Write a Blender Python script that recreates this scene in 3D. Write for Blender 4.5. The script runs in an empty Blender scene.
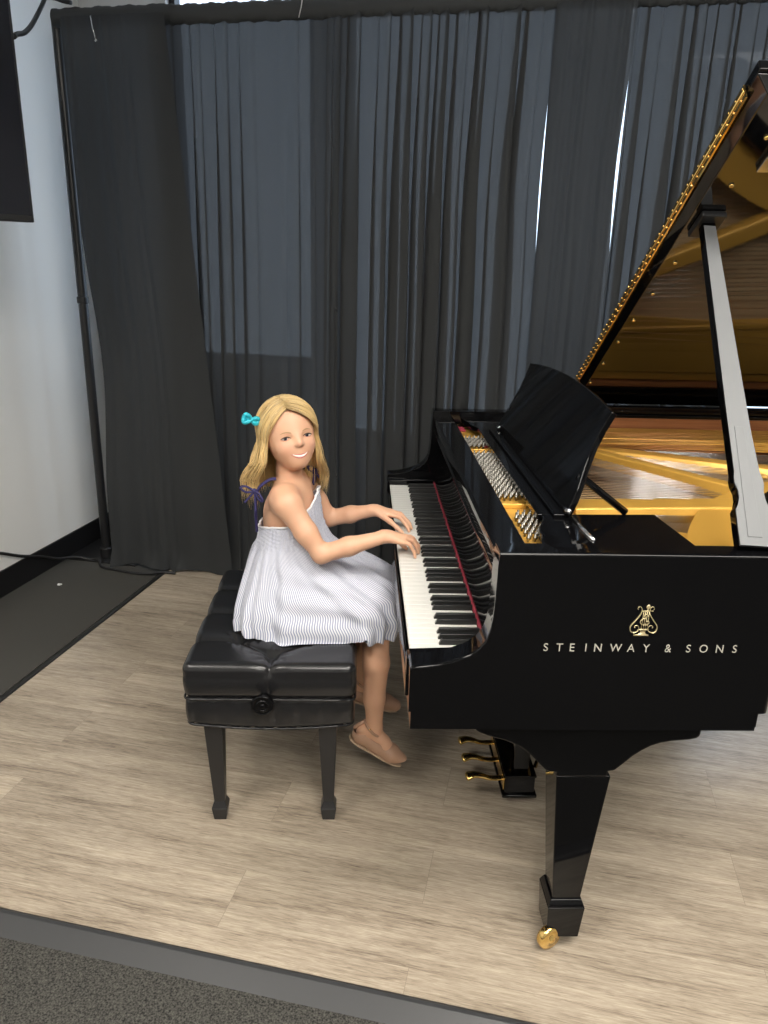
import bpy, bmesh, math, random
import numpy as np
from mathutils import Vector, Matrix
random.seed(7); rng = np.random.RandomState(11)
sc = bpy.context.scene
COL = sc.collection
TH = 0.2406                       # the piano stands turned by this much in the room
CT, ST = math.cos(TH), math.sin(TH)
def P2R(p): return (p[0]*CT-p[1]*ST, p[0]*ST+p[1]*CT, p[2])
def R2P(p): return (p[0]*CT+p[1]*ST, -p[0]*ST+p[1]*CT, p[2])

# ------------------------------------------------------------------ materials
MATS = {}
def mat(name, col, rough=.5, metal=0., spec=None, coat=0., sss=0., ior=None, emit=None, estr=0.):
    m = bpy.data.materials.new(name); m.use_nodes = True
    b = m.node_tree.nodes['Principled BSDF']
    b.inputs['Base Color'].default_value = (*col, 1); b.inputs['Roughness'].default_value = rough
    b.inputs['Metallic'].default_value = metal
    if spec is not None: b.inputs['Specular IOR Level'].default_value = spec
    if coat: b.inputs['Coat Weight'].default_value = coat; b.inputs['Coat Roughness'].default_value = .03
    if sss:
        b.inputs['Subsurface Weight'].default_value = sss
        b.inputs['Subsurface Radius'].default_value = (.012, .005, .003); b.inputs['Subsurface Scale'].default_value = .5
    if ior: b.inputs['IOR'].default_value = ior
    if emit: b.inputs['Emission Color'].default_value = (*emit, 1); b.inputs['Emission Strength'].default_value = estr
    MATS[name] = m
    return m
def nodes(m): return m.node_tree.nodes, m.node_tree.links, m.node_tree.nodes['Principled BSDF']
def N(nt, t, **kw):
    n = nt.new(t)
    for k, v in kw.items():
        if k in n.inputs: n.inputs[k].default_value = v
        else: setattr(n, k, v)
    return n

lacquer = mat('black_lacquer', (.0025,.0025,.003), .05, ior=1.36)
lidlac = mat('lid_lacquer', (.0035,.0035,.004), .045, ior=1.9)
satin = mat('satin_black', (.012,.012,.013), .35)
gold = mat('gold_plate_paint', (.72,.40,.075), .3, metal=.3)
pin_m = mat('blued_steel', (.20,.19,.17), .3, metal=1.)
prop_m = mat('prop_reflection_grey', (.13,.135,.14), .5)  # bright reflection on the black prop, put into the colour
desk_lac = mat('desk_lacquer', (.0025,.0025,.003), .05, ior=1.3)
brass = mat('brass', (.85,.58,.20), .18, metal=1.)
chrome = mat('polished_steel', (.75,.75,.76), .2, metal=1.)
copper = mat('copper_winding', (.55,.26,.12), .3, metal=1.)
ivory = mat('white_key_plastic', (.70,.69,.65), .25)
ebony = mat('black_key_wood', (.012,.012,.012), .3)
redfelt = mat('red_felt', (.33,.03,.055), .9)
rubber = mat('black_rubber', (.012,.012,.012), .6)
plastic = mat('black_plastic', (.012,.012,.013), .4)
white_wall = mat('white_wall_paint', (.80,.80,.785), .8)
dark_wall = mat('back_wall_paint', (.62,.62,.61), .85)
ceil_m = mat('ceiling_paint', (.62,.62,.60), .9)
base_m = mat('black_baseboard_vinyl', (.008,.008,.009), .4)
trim_m = mat('grey_edge_trim', (.035,.036,.038), .38)
trimk = mat('black_edge_trim', (.012,.012,.013), .4)
frame_m = mat('window_frame_metal', (.02,.022,.025), .4)
lamp_m = mat('lamp_diffuser', (.8,.8,.8), .5, emit=(1,.95,.87), estr=15.)
lampf = mat('lamp_frame', (.7,.7,.7), .5)
screen_m = mat('dark_screen', (.006,.007,.012), .12)
letter_m = mat('pale_gold_inlay', (.62,.52,.30), .35, metal=.6)
letter_w = mat('pale_silver_inlay', (.55,.52,.45), .4, metal=.3)
eyew = mat('eye_white', (.72,.68,.66), .2)
iris_m = mat('iris', (.06,.07,.10), .15)
pupil_m = mat('pupil', (.008,.008,.008), .1)
brow_m = mat('brow_hair', (.40,.25,.12), .7)
lash_m = mat('lash', (.09,.05,.035), .7)
tooth_m = mat('tooth', (.85,.82,.76), .25)
bow_m = mat('turquoise_ribbon', (.02,.42,.52), .4)
navy = mat('navy_ribbon', (.022,.018,.085), .7)
shoe_m = mat('tan_shoe_leather', (.42,.25,.165), .38)
sole_m = mat('shoe_sole', (.45,.33,.23), .6)
debris_m = mat('white_paper_scrap', (.8,.8,.8), .8)
cable_m = mat('cable_rubber', (.015,.015,.016), .5)
seal_m = mat('silver_label', (.5,.5,.5), .5)

# leather
leather = mat('black_leather', (.011,.011,.012), .27)
nt, lk, b = nodes(leather)
tc = N(nt,'ShaderNodeTexCoord'); ns = N(nt,'ShaderNodeTexNoise', Scale=420., Detail=3.)
bp = N(nt,'ShaderNodeBump', Strength=.12, Distance=.002)
lk.new(tc.outputs['Object'], ns.inputs['Vector']); lk.new(ns.outputs['Fac'], bp.inputs['Height']); lk.new(bp.outputs['Normal'], b.inputs['Normal'])

# laminate: planks along X
lam = mat('greige_oak_laminate', (.4,.34,.28), .28)
nt, lk, b = nodes(lam)
tc = N(nt,'ShaderNodeTexCoord')
br = N(nt,'ShaderNodeTexBrick', Scale=1.)
br.inputs['Brick Width'].default_value = 1.22; br.inputs['Row Height'].default_value = .18
br.inputs['Mortar Size'].default_value = .0006; br.inputs['Mortar Smooth'].default_value = .3
br.inputs['Color1'].default_value = (0,0,0,1); br.inputs['Color2'].default_value = (1,1,1,1); br.inputs['Mortar'].default_value = (.5,.5,.5,1)
br.offset = .37
lk.new(tc.outputs['Object'], br.inputs['Vector'])
# shift the grain per plank
sep = N(nt,'ShaderNodeSeparateColor'); lk.new(br.outputs['Color'], sep.inputs['Color'])
cmb = N(nt,'ShaderNodeCombineXYZ')
mu = N(nt,'ShaderNodeMath', operation='MULTIPLY'); mu.inputs[1].default_value = 37.
lk.new(sep.outputs[0], mu.inputs[0]); lk.new(mu.outputs[0], cmb.inputs['X']); lk.new(mu.outputs[0], cmb.inputs['Z'])
va = N(nt,'ShaderNodeVectorMath', operation='ADD'); lk.new(tc.outputs['Object'], va.inputs[0]); lk.new(cmb.outputs[0], va.inputs[1])
def grain(sx, sy, scale, detail, dist):
    mp = N(nt,'ShaderNodeMapping'); mp.inputs['Scale'].default_value = (sx, sy, 1)
    lk.new(va.outputs[0], mp.inputs['Vector'])
    n = N(nt,'ShaderNodeTexNoise', Scale=scale, Detail=detail, Roughness=.6, Distortion=dist)
    lk.new(mp.outputs[0], n.inputs['Vector']); return n
g1 = grain(1.0, 9., 2.2, 6., .6); g2 = grain(1.2, 30., 5., 8., .3); g3 = grain(.5, 3., 1.4, 3., .2); g4 = grain(4., 60., 6., 6., .8)
cr = N(nt,'ShaderNodeValToRGB'); e = cr.color_ramp.elements
e[0].position = .36; e[0].color = (.10,.077,.057,1); e[1].position = .61; e[1].color = (.52,.445,.35,1)
q = cr.color_ramp.elements.new(.47); q.color = (.31,.255,.193,1)
def mixv(a, b_, f):
    m = N(nt,'ShaderNodeMix', data_type='FLOAT'); m.inputs[0].default_value = f
    lk.new(a, m.inputs[2]); lk.new(b_, m.inputs[3]); return m.outputs[0]
s = mixv(mixv(mixv(g1.outputs['Fac'], g2.outputs['Fac'], .40), g3.outputs['Fac'], .18), g4.outputs['Fac'], .38)
lk.new(s, cr.inputs['Fac'])
tone = N(nt,'ShaderNodeMapRange'); tone.inputs['To Min'].default_value = .93; tone.inputs['To Max'].default_value = 1.06
lk.new(sep.outputs[0], tone.inputs['Value'])
mlt = N(nt,'ShaderNodeVectorMath', operation='SCALE'); lk.new(cr.outputs['Color'], mlt.inputs[0]); lk.new(tone.outputs[0], mlt.inputs['Scale'])
mm = N(nt,'ShaderNodeMix', data_type='RGBA'); lk.new(br.outputs['Fac'], mm.inputs[0]); lk.new(mlt.outputs[0], mm.inputs[6]); mm.inputs[7].default_value = (.22,.175,.135,1)
lk.new(mm.outputs[2], b.inputs['Base Color'])
bp = N(nt,'ShaderNodeBump', Strength=.12, Distance=.002); lk.new(g2.outputs['Fac'], bp.inputs['Height']); lk.new(bp.outputs['Normal'], b.inputs['Normal'])

# carpet
carpet = mat('charcoal_carpet', (.04,.04,.038), .95, spec=.1)
nt, lk, b = nodes(carpet)
tc = N(nt,'ShaderNodeTexCoord'); n1 = N(nt,'ShaderNodeTexNoise', Scale=260., Detail=4.); n2 = N(nt,'ShaderNodeTexNoise', Scale=5., Detail=3.)
lk.new(tc.outputs['Object'], n1.inputs['Vector']); lk.new(tc.outputs['Object'], n2.inputs['Vector'])
cr = N(nt,'ShaderNodeValToRGB'); e = cr.color_ramp.elements
e[0].position = .3; e[0].color = (.014,.014,.0135,1); e[1].position = .72; e[1].color = (.105,.101,.09,1)
lk.new(n1.outputs['Fac'], cr.inputs['Fac']); lk.new(cr.outputs['Color'], b.inputs['Base Color'])
bp = N(nt,'ShaderNodeBump', Strength=.5, Distance=.004); lk.new(n1.outputs['Fac'], bp.inputs['Height']); lk.new(bp.outputs['Normal'], b.inputs['Normal'])
mat_m = mat('black_floor_mat', (.062,.060,.054), .8, spec=.25)
nt, lk, b = nodes(mat_m)
tc = N(nt,'ShaderNodeTexCoord'); n1 = N(nt,'ShaderNodeTexNoise', Scale=300., Detail=3.); lk.new(tc.outputs['Object'], n1.inputs['Vector'])
bp = N(nt,'ShaderNodeBump', Strength=.3, Distance=.002); lk.new(n1.outputs['Fac'], bp.inputs['Height']); lk.new(bp.outputs['Normal'], b.inputs['Normal'])

# woods
def wood(name, c1, c2, sx, sy, sz, rough):
    m = mat(name, c1, rough); nt, lk, b = nodes(m)
    tc = N(nt,'ShaderNodeTexCoord'); mp = N(nt,'ShaderNodeMapping'); mp.inputs['Scale'].default_value = (sx,sy,sz)
    n = N(nt,'ShaderNodeTexNoise', Scale=2., Detail=6., Distortion=.4)
    lk.new(tc.outputs['Object'], mp.inputs['Vector']); lk.new(mp.outputs[0], n.inputs['Vector'])
    cr = N(nt,'ShaderNodeValToRGB'); e = cr.color_ramp.elements
    e[0].position=.35; e[0].color=(*c2,1); e[1].position=.65; e[1].color=(*c1,1)
    lk.new(n.outputs['Fac'], cr.inputs['Fac']); lk.new(cr.outputs['Color'], b.inputs['Base Color']); return m
veneer = wood('rim_veneer', (.36,.145,.058), (.22,.078,.03), 1.2, 3, 30, .3)
spruce = wood('soundboard_spruce', (.72,.52,.30), (.58,.38,.20), 2, 60, 2, .35)

# curtain cloth: dense fabric that lets a little light through its weave
def cloth(name, col, trans, through):
    m = bpy.data.materials.new(name); m.use_nodes = True; nt = m.node_tree.nodes; lk = m.node_tree.links
    b = nt['Principled BSDF']; out = nt['Material Output']
    b.inputs['Base Color'].default_value = (*col,1); b.inputs['Roughness'].default_value = .85; b.inputs['Specular IOR Level'].default_value = .25
    b.inputs['Sheen Weight'].default_value = .08; b.inputs['Sheen Roughness'].default_value = .4
    tl = N(nt,'ShaderNodeBsdfTranslucent'); tl.inputs['Color'].default_value = (.5,.55,.62,1)
    tp = N(nt,'ShaderNodeBsdfTransparent')
    m1 = N(nt,'ShaderNodeMixShader'); m1.inputs[0].default_value = trans
    m2 = N(nt,'ShaderNodeMixShader'); m2.inputs[0].default_value = through
    lk.new(b.outputs[0], m1.inputs[1]); lk.new(tl.outputs[0], m1.inputs[2])
    lk.new(m1.outputs[0], m2.inputs[1]); lk.new(tp.outputs[0], m2.inputs[2]); lk.new(m2.outputs[0], out.inputs['Surface'])
    return m
drape = cloth('black_drape_cloth', (.031,.0328,.034), .020, .017)
drape_d = cloth('black_drape_cloth_doubled', (.048,.051,.053), .0, .0)

# glass
glass = bpy.data.materials.new('window_glass'); glass.use_nodes = True
nt = glass.node_tree.nodes; lk = glass.node_tree.links
tp = N(nt,'ShaderNodeBsdfTransparent'); tp.inputs['Color'].default_value = (.86,.93,1,1)
gl = N(nt,'ShaderNodeBsdfGlossy'); gl.inputs['Roughness'].default_value = .02
mx = N(nt,'ShaderNodeMixShader'); mx.inputs[0].default_value = .06
lk.new(tp.outputs[0], mx.inputs[1]); lk.new(gl.outputs[0], mx.inputs[2]); lk.new(mx.outputs[0], nt['Material Output'].inputs['Surface'])

# skin: colour from a per-vertex tint (lips, cheeks)
skin = mat('skin', (.62,.36,.25), .5, sss=.12)
nt, lk, b = nodes(skin); at = N(nt,'ShaderNodeAttribute', attribute_name='tint'); lk.new(at.outputs['Color'], b.inputs['Base Color'])
# hair
hair_m = mat('blonde_hair', (.62,.44,.20), .42)
nt, lk, b = nodes(hair_m); at = N(nt,'ShaderNodeAttribute', attribute_name='tint'); lk.new(at.outputs['Color'], b.inputs['Base Color'])
# striped dress cotton
dress_m = mat('blue_striped_cotton', (.7,.72,.8), .85)
nt, lk, b = nodes(dress_m)
uv = N(nt,'ShaderNodeUVMap'); sx = N(nt,'ShaderNodeSeparateXYZ'); lk.new(uv.outputs[0], sx.inputs[0])
m1 = N(nt,'ShaderNodeMath', operation='MULTIPLY'); m1.inputs[1].default_value = 2*math.pi; lk.new(sx.outputs['X'], m1.inputs[0])
m2 = N(nt,'ShaderNodeMath', operation='SINE'); lk.new(m1.outputs[0], m2.inputs[0])
cr = N(nt,'ShaderNodeValToRGB'); e = cr.color_ramp.elements
mr = N(nt,'ShaderNodeMapRange'); mr.inputs['From Min'].default_value=-1; lk.new(m2.outputs[0], mr.inputs['Value']); lk.new(mr.outputs[0], cr.inputs['Fac'])
e[0].position=.25; e[0].color=(.24,.27,.40,1); e[1].position=.55; e[1].color=(.68,.68,.72,1)
lk.new(cr.outputs['Color'], b.inputs['Base Color'])

# ------------------------------------------------------------------ mesh builder
def catmull(pts, n):
    pts = [np.array(p, float) for p in pts]; out = []
    for i in range(len(pts)-1):
        p0 = pts[max(i-1,0)]; p1 = pts[i]; p2 = pts[i+1]; p3 = pts[min(i+2,len(pts)-1)]
        for k in range(n):
            t = k/n
            out.append(.5*((2*p1)+(-p0+p2)*t+(2*p0-5*p1+4*p2-p3)*t*t+(-p0+3*p1-3*p2+p3)*t**3))
    out.append(pts[-1]); return out
class MB:
    def __init__(s): s.v=[]; s.f=[]; s.uv=None; s.tint=None
    def add(s, vs, fs):
        o=len(s.v); s.v += [tuple(map(float,p)) for p in vs]; s.f += [tuple(i+o for i in f) for f in fs]; return s
    def box(s, lo, hi, M=None):
        x0,y0,z0=lo; x1,y1,z1=hi
        vs=[(x0,y0,z0),(x1,y0,z0),(x1,y1,z0),(x0,y1,z0),(x0,y0,z1),(x1,y0,z1),(x1,y1,z1),(x0,y1,z1)]
        if M is not None: vs=[M@Vector(p) for p in vs]
        return s.add(vs, [(0,3,2,1),(4,5,6,7),(0,1,5,4),(1,2,6,5),(2,3,7,6),(3,0,4,7)])
    def frust(s, c0, h0, c1, h1):      # two axis-aligned rectangles in xy joined
        vs=[]
        for c,h in ((c0,h0),(c1,h1)):
            vs += [(c[0]-h[0],c[1]-h[1],c[2]),(c[0]+h[0],c[1]-h[1],c[2]),(c[0]+h[0],c[1]+h[1],c[2]),(c[0]-h[0],c[1]+h[1],c[2])]
        return s.add(vs, [(0,3,2,1),(4,5,6,7),(0,1,5,4),(1,2,6,5),(2,3,7,6),(3,0,4,7)])
    def prism(s, poly, axis, lo, hi):  # poly 2D (in remaining axes order), extruded along axis
        def mk(p,a):
            if axis=='x': return (a,p[0],p[1])
            if axis=='y': return (p[0],a,p[1])
            return (p[0],p[1],a)
        n=len(poly); vs=[mk(p,lo) for p in poly]+[mk(p,hi) for p in poly]
        fs=[tuple(range(n))[::-1], tuple(range(n,2*n))]+[(i,(i+1)%n,n+(i+1)%n,n+i) for i in range(n)]
        return s.add(vs,fs)
    def tube(s, pts, r, seg=8, cap=True, flat=None):
        pts=[np.array(p,float) for p in pts]; n=len(pts); rs = r if hasattr(r,'__len__') else [r]*n
        vs=[]; fs=[]; up=None
        for i,p in enumerate(pts):
            t=pts[min(i+1,n-1)]-pts[max(i-1,0)]; t=t/(np.linalg.norm(t)+1e-12)
            if up is None:
                a=np.array([0,0,1.]) if abs(t[2])<.9 else np.array([1.,0,0]); up=a-t*(a@t)
            else: up=up-t*(up@t)
            up/=np.linalg.norm(up)+1e-12; w=np.cross(t,up)
            for k in range(seg):
                a=2*math.pi*k/seg; vs.append(p+rs[i]*(math.cos(a)*up*(flat or 1)+math.sin(a)*w))
        for i in range(n-1):
            for k in range(seg): fs.append((i*seg+k,i*seg+(k+1)%seg,(i+1)*seg+(k+1)%seg,(i+1)*seg+k))
        if cap: fs.append(tuple(range(seg))[::-1]); fs.append(tuple((n-1)*seg+k for k in range(seg)))
        return s.add(vs,fs)
    def lathe(s, prof, c, d=(0,0,1), seg=24):   # prof (r,h) along direction d
        d=np.array(d,float); d/=np.linalg.norm(d); a=np.array([1.,0,0]) if abs(d[0])<.9 else np.array([0,1.,0])
        u=np.cross(d,a); u/=np.linalg.norm(u); w=np.cross(d,u); c=np.array(c,float); vs=[]; fs=[]
        for r,h in prof:
            for k in range(seg):
                t=2*math.pi*k/seg; vs.append(c+d*h+r*(math.cos(t)*u+math.sin(t)*w))
        for i in range(len(prof)-1):
            for k in range(seg): fs.append((i*seg+k,i*seg+(k+1)%seg,(i+1)*seg+(k+1)%seg,(i+1)*seg+k))
        fs.append(tuple(range(seg))[::-1]); fs.append(tuple((len(prof)-1)*seg+k for k in range(seg)))
        return s.add(vs,fs)
    def sphere(s, c, r, seg=16, ring=10, M=None):
        r = r if hasattr(r,'__len__') else (r,r,r); vs=[]; fs=[]
        for i in range(ring+1):
            p=math.pi*i/ring
            for k in range(seg):
                t=2*math.pi*k/seg; q=Vector((r[0]*math.sin(p)*math.cos(t), r[1]*math.sin(p)*math.sin(t), r[2]*math.cos(p)))
                if M is not None: q=M@q
                vs.append((c[0]+q[0],c[1]+q[1],c[2]+q[2]))
        for i in range(ring):
            for k in range(seg): fs.append((i*seg+k,(i+1)*seg+k,(i+1)*seg+(k+1)%seg,i*seg+(k+1)%seg))
        return s.add(vs,fs)
    def grid(s, nu, nv, fn, closed=False):
        vs=[fn(i/(nu if closed else nu-1), j/(nv-1)) for j in range(nv) for i in range(nu)]
        m = nu if closed else nu-1
        return s.add(vs,[(j*nu+i, j*nu+(i+1)%nu, (j+1)*nu+(i+1)%nu, (j+1)*nu+i) for j in range(nv-1) for i in range(m)])

ORG = {}
def tag(o, label=None, cat=None, group=None, kind=None):
    if label: o['label']=label
    if cat: o['category']=cat
    if group: o['group']=group
    if kind: o['kind']=kind
    return o
def thing(name, org, label, cat, group=None, piano=True):
    o=bpy.data.objects.new(name,None); COL.objects.link(o); o.empty_display_size=.05
    o.location = P2R(org) if piano else org
    o.rotation_euler=(0,0,TH if piano else 0)
    ORG[o.name]=tuple(org); return tag(o,label,cat,group)
def obj(name, mb, m, parent=None, smooth=False, bevel=0., seg=2, piano=True, org=None, angle=35, clean=False, uv=None, tint=None):
    """One mesh object. Coordinates are in the piano's frame (or the room's); parent or org gives the origin."""
    if parent is not None: o0=ORG[parent.name]
    else: o0 = org if org is not None else (0,0,0)
    me=bpy.data.meshes.new(name)
    me.from_pydata([(v[0]-o0[0],v[1]-o0[1],v[2]-o0[2]) for v in mb.v],[],mb.f)
    if clean:
        bm=bmesh.new(); bm.from_mesh(me); bmesh.ops.remove_doubles(bm,verts=bm.verts,dist=1e-6); bmesh.ops.recalc_face_normals(bm,faces=bm.faces); bm.to_mesh(me); bm.free()
    elif not smooth or bevel:
        bm=bmesh.new(); bm.from_mesh(me); bmesh.ops.recalc_face_normals(bm,faces=bm.faces); bm.to_mesh(me); bm.free()
    if uv is not None:
        L=me.uv_layers.new(name='UVMap'); idx=np.zeros(len(me.loops),int); me.loops.foreach_get('vertex_index',idx)
        L.data.foreach_set('uv', np.asarray(uv,float)[idx].ravel())
    if tint is not None:
        a=me.color_attributes.new('tint','FLOAT_COLOR','POINT'); c=np.ones((len(me.vertices),4)); c[:,:3]=tint; a.data.foreach_set('color',c.ravel())
    me.materials.append(m)
    if smooth: me.polygons.foreach_set('use_smooth',[True]*len(me.polygons))
    o=bpy.data.objects.new(name,me); COL.objects.link(o)
    if parent is not None: o.parent=parent; ORG[o.name]=o0
    else:
        o.location = P2R(o0) if piano else o0; o.rotation_euler=(0,0,TH if piano else 0); ORG[o.name]=tuple(o0)
    if bevel:
        md=o.modifiers.new('bevel','BEVEL'); md.width=bevel; md.segments=seg; md.limit_method='ANGLE'; md.angle_limit=math.radians(angle)
        md.harden_normals=False
        me.polygons.foreach_set('use_smooth',[True]*len(me.polygons))
        wn=o.modifiers.new('wn','WEIGHTED_NORMAL'); wn.keep_sharp=True
    return o
def copyto(src, parent, d=(0,0,0)):
    o=src.copy(); COL.objects.link(o); o.parent=parent; o.location=(src.location[0]+d[0],src.location[1]+d[1],src.location[2]+d[2]); ORG[o.name]=ORG[parent.name]; return o
def struct(name, mb, m, label=None, bevel=0.): 
    o=obj(name,mb,m,piano=False,bevel=bevel); tag(o,label,None,None,'structure'); return o

# ------------------------------------------------------------------ SDF -> surface
class SDF:
    def __init__(s, lo, hi, h):
        s.lo=np.array(lo,float); s.h=h; s.n=np.ceil((np.array(hi)-s.lo)/h).astype(int)+1
        s.F=np.full(s.n,.05,np.float32)
    def block(s, lo, hi):
        i0=np.clip(np.floor((np.array(lo)-s.lo)/s.h).astype(int),0,s.n-1); i1=np.clip(np.ceil((np.array(hi)-s.lo)/s.h).astype(int)+1,1,s.n)
        ax=[s.lo[k]+s.h*np.arange(i0[k],i1[k]) for k in range(3)]
        X,Y,Z=np.meshgrid(*ax,indexing='ij'); return tuple(slice(i0[k],i1[k]) for k in range(3)), np.stack([X,Y,Z],-1)
    def put(s, sl, d, k, sub=False):
        a=s.F[sl]
        if sub:
            d=-d; hh=np.maximum(k-np.abs(a-d),0)/max(k,1e-6); s.F[sl]=np.maximum(a,d)+hh*hh*k*.25
        else:
            hh=np.maximum(k-np.abs(a-d),0)/max(k,1e-6); s.F[sl]=np.minimum(a,d)-hh*hh*k*.25
    def cone(s, a, b, r1, r2, k=.01, sub=False):
        a=np.array(a,float); b=np.array(b,float); m=max(r1,r2)+k+.02
        sl,P=s.block(np.minimum(a,b)-m,np.maximum(a,b)+m); ba=b-a; L=ba@ba
        t=np.clip(((P-a)@ba)/(L+1e-12),0,1); d=np.linalg.norm(P-a-t[...,None]*ba,axis=-1)-(r1+(r2-r1)*t)
        s.put(sl,d,k,sub)
    def chain(s, pts, rs, k=.008):
        for i in range(len(pts)-1): s.cone(pts[i],pts[i+1],rs[i],rs[i+1],k)
    def ell(s, c, r, k=.01, M=None, sub=False):   # M rows = local axes
        c=np.array(c,float); r=np.array(r,float); m=r.max()+k+.02
        sl,P=s.block(c-m,c+m); q=P-c
        if M is not None: q=q@np.array(M).T
        k0=np.linalg.norm(q/r,axis=-1); k1=np.linalg.norm(q/(r*r),axis=-1)
        s.put(sl,k0*(k0-1)/(k1+1e-9),k,sub)
    def mesh(s, smooth=2):
        F=s.F; n=np.array(F.shape); S=F<0
        c=np.zeros(n-1,np.int8)
        for dx in (0,1):
            for dy in (0,1):
                for dz in (0,1): c+=S[dx:n[0]-1+dx,dy:n[1]-1+dy,dz:n[2]-1+dz]
        act=np.argwhere((c>0)&(c<8)); idx=np.full(n-1,-1,np.int64); idx[tuple(act.T)]=np.arange(len(act))
        acc=np.zeros((len(act),3)); cnt=np.zeros(len(act))
        cs=np.array([[i>>2&1,i>>1&1,i&1] for i in range(8)])
        for i in range(8):
            for j in range(i+1,8):
                if np.abs(cs[i]-cs[j]).sum()!=1: continue
                A=F[tuple((act+cs[i]).T)]; B=F[tuple((act+cs[j]).T)]; m=(A<0)!=(B<0)
                t=np.where(m,A/(A-B+1e-20),0)[:,None]; p=cs[i]+(cs[j]-cs[i])*t
                acc+=np.where(m[:,None],p,0); cnt+=m
        V=s.lo+s.h*(act+acc/cnt[:,None]); Q=[]
        for ax in range(3):
            o=[k for k in range(3) if k!=ax]
            sl0=[slice(None)]*3; sl1=[slice(None)]*3; sl0[ax]=slice(0,-1); sl1[ax]=slice(1,None)
            A=S[tuple(sl0)]; B=S[tuple(sl1)]; e=np.argwhere(A!=B)
            ok=np.all([(e[:,k]>0)&(e[:,k]<n[k]-1) for k in o],axis=0); e=e[ok]
            f=A[tuple(e.T)]
            def off(a,b_):
                q=e.copy(); q[:,o[0]]-=a; q[:,o[1]]-=b_; return idx[tuple(q.T)]
            q=np.stack([off(1,1),off(0,1),off(0,0),off(1,0)],1)
            flip = f if ax!=1 else ~f
            q[~flip]=q[~flip][:,::-1]; Q.append(q)
        Q=np.concatenate(Q)
        for _ in range(smooth):     # light smoothing
            acc=np.zeros_like(V); cnt=np.zeros(len(V))
            for a_,b_ in ((0,1),(1,2),(2,3),(3,0)):
                np.add.at(acc,Q[:,a_],V[Q[:,b_]]); np.add.at(cnt,Q[:,a_],1)
                np.add.at(acc,Q[:,b_],V[Q[:,a_]]); np.add.at(cnt,Q[:,b_],1)
            V=V*.5+.5*acc/np.maximum(cnt,1)[:,None]
        mb=MB(); mb.v=[tuple(p) for p in V]; mb.f=[tuple(int(i) for i in q) for q in Q]; return mb, V

# ================================================================== THE ROOM (room frame)
XL, XR, YF, YB, ZC = -2.15, 4.2, -4.6, 2.5, 3.0
mb=MB(); mb.box((XL-.1,YF-.1,-.12),(XR+.1,YB+.1,-.018)); struct('floor',mb,carpet,'charcoal grey carpet around the wooden platform')
mb=MB(); mb.box((-1.553,-.065,-.017),(XR,YB,0)); struct('floor_platform',mb,lam,'greige oak laminate platform under the grand piano')
# bevelled edge strips round the platform
mb=MB(); mb.prism([(-1.553,-.002),(-1.558,.0015),(-1.563,.001),(-1.60,-.0175),(-1.553,-.0175)],'y',-.125,YB); struct('trim_1',mb,trimk,'black edge strip along the left side of the platform')
mb=MB(); mb.prism([(-.065,-.002),(-.072,.0015),(-.080,.001),(-.125,-.0175),(-.065,-.0175)],'x',-1.60,XR); struct('trim_2',mb,trim_m,'grey bevelled edge strip along the front of the platform')
mb=MB(); mb.box((XL,-3.,-.0178),(-1.601,YB,-.014)); struct('floor_mat',mb,mat_m,'dark matte floor strip between white wall and platform')
# walls
mb=MB(); mb.box((XL-.1,YF,-.02),(XL,YB+.1,ZC)); struct('wall_left',mb,white_wall)
mb=MB(); mb.box((XL+.0005,YF,-.018),(XL+.012,YB,.105)); struct('baseboard_left',mb,base_m,bevel=.003)
mb=MB(); mb.box((XR,YF,-.02),(XR+.1,YB+.1,ZC)); struct('wall_right',mb,dark_wall)
mb=MB(); mb.box((XL,YF-.1,-.02),(XR,YF,ZC)); struct('wall_front',mb,dark_wall)
mb=MB(); mb.box((XL-.1,YF-.1,ZC),(XR+.1,YB+.1,ZC+.1)); struct('ceiling',mb,ceil_m)
W=[(-1.70,-.985,.96),(-.84,.105,.60),(.36,1.75,.60)]      # window openings: x0, x1, sill
ZT=2.85
mb=MB(); xs=[XL]+[q for w in W for q in w[:2]]+[XR]
for i in range(0,len(xs),2): mb.box((xs[i],YB,-.02),(xs[i+1],YB+.12,ZC))
for x0,x1,zs in W: mb.box((x0,YB,-.02),(x1,YB+.12,zs)); mb.box((x0,YB,ZT),(x1,YB+.12,ZC))
struct('wall_back',mb,dark_wall)
for i,(x0,x1,zs) in enumerate(W):
    f=.03; mb=MB()
    mb.box((x0,YB+.03,zs),(x0+f,YB+.09,ZT)); mb.box((x1-f,YB+.03,zs),(x1,YB+.09,ZT)); mb.box((x0+f,YB+.03,zs),(x1-f,YB+.09,zs+f)); mb.box((x0+f,YB+.03,ZT-f),(x1-f,YB+.09,ZT))
    fr=struct('window_%d'%(i+1),mb,frame_m,['window behind the curtain left of the child','window behind the middle of the curtain','window behind the curtain beyond the piano'][i],bevel=.003)
    mb=MB(); mb.box((x0+f,YB+.055,zs+f),(x1-f,YB+.061,ZT-f)); obj('pane',mb,glass,fr,piano=False)
mb=MB(); mb.box((XL+.012,YB-.012,-.018),(XR,YB,.105)); struct('baseboard_back',mb,base_m,bevel=.003)

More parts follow.
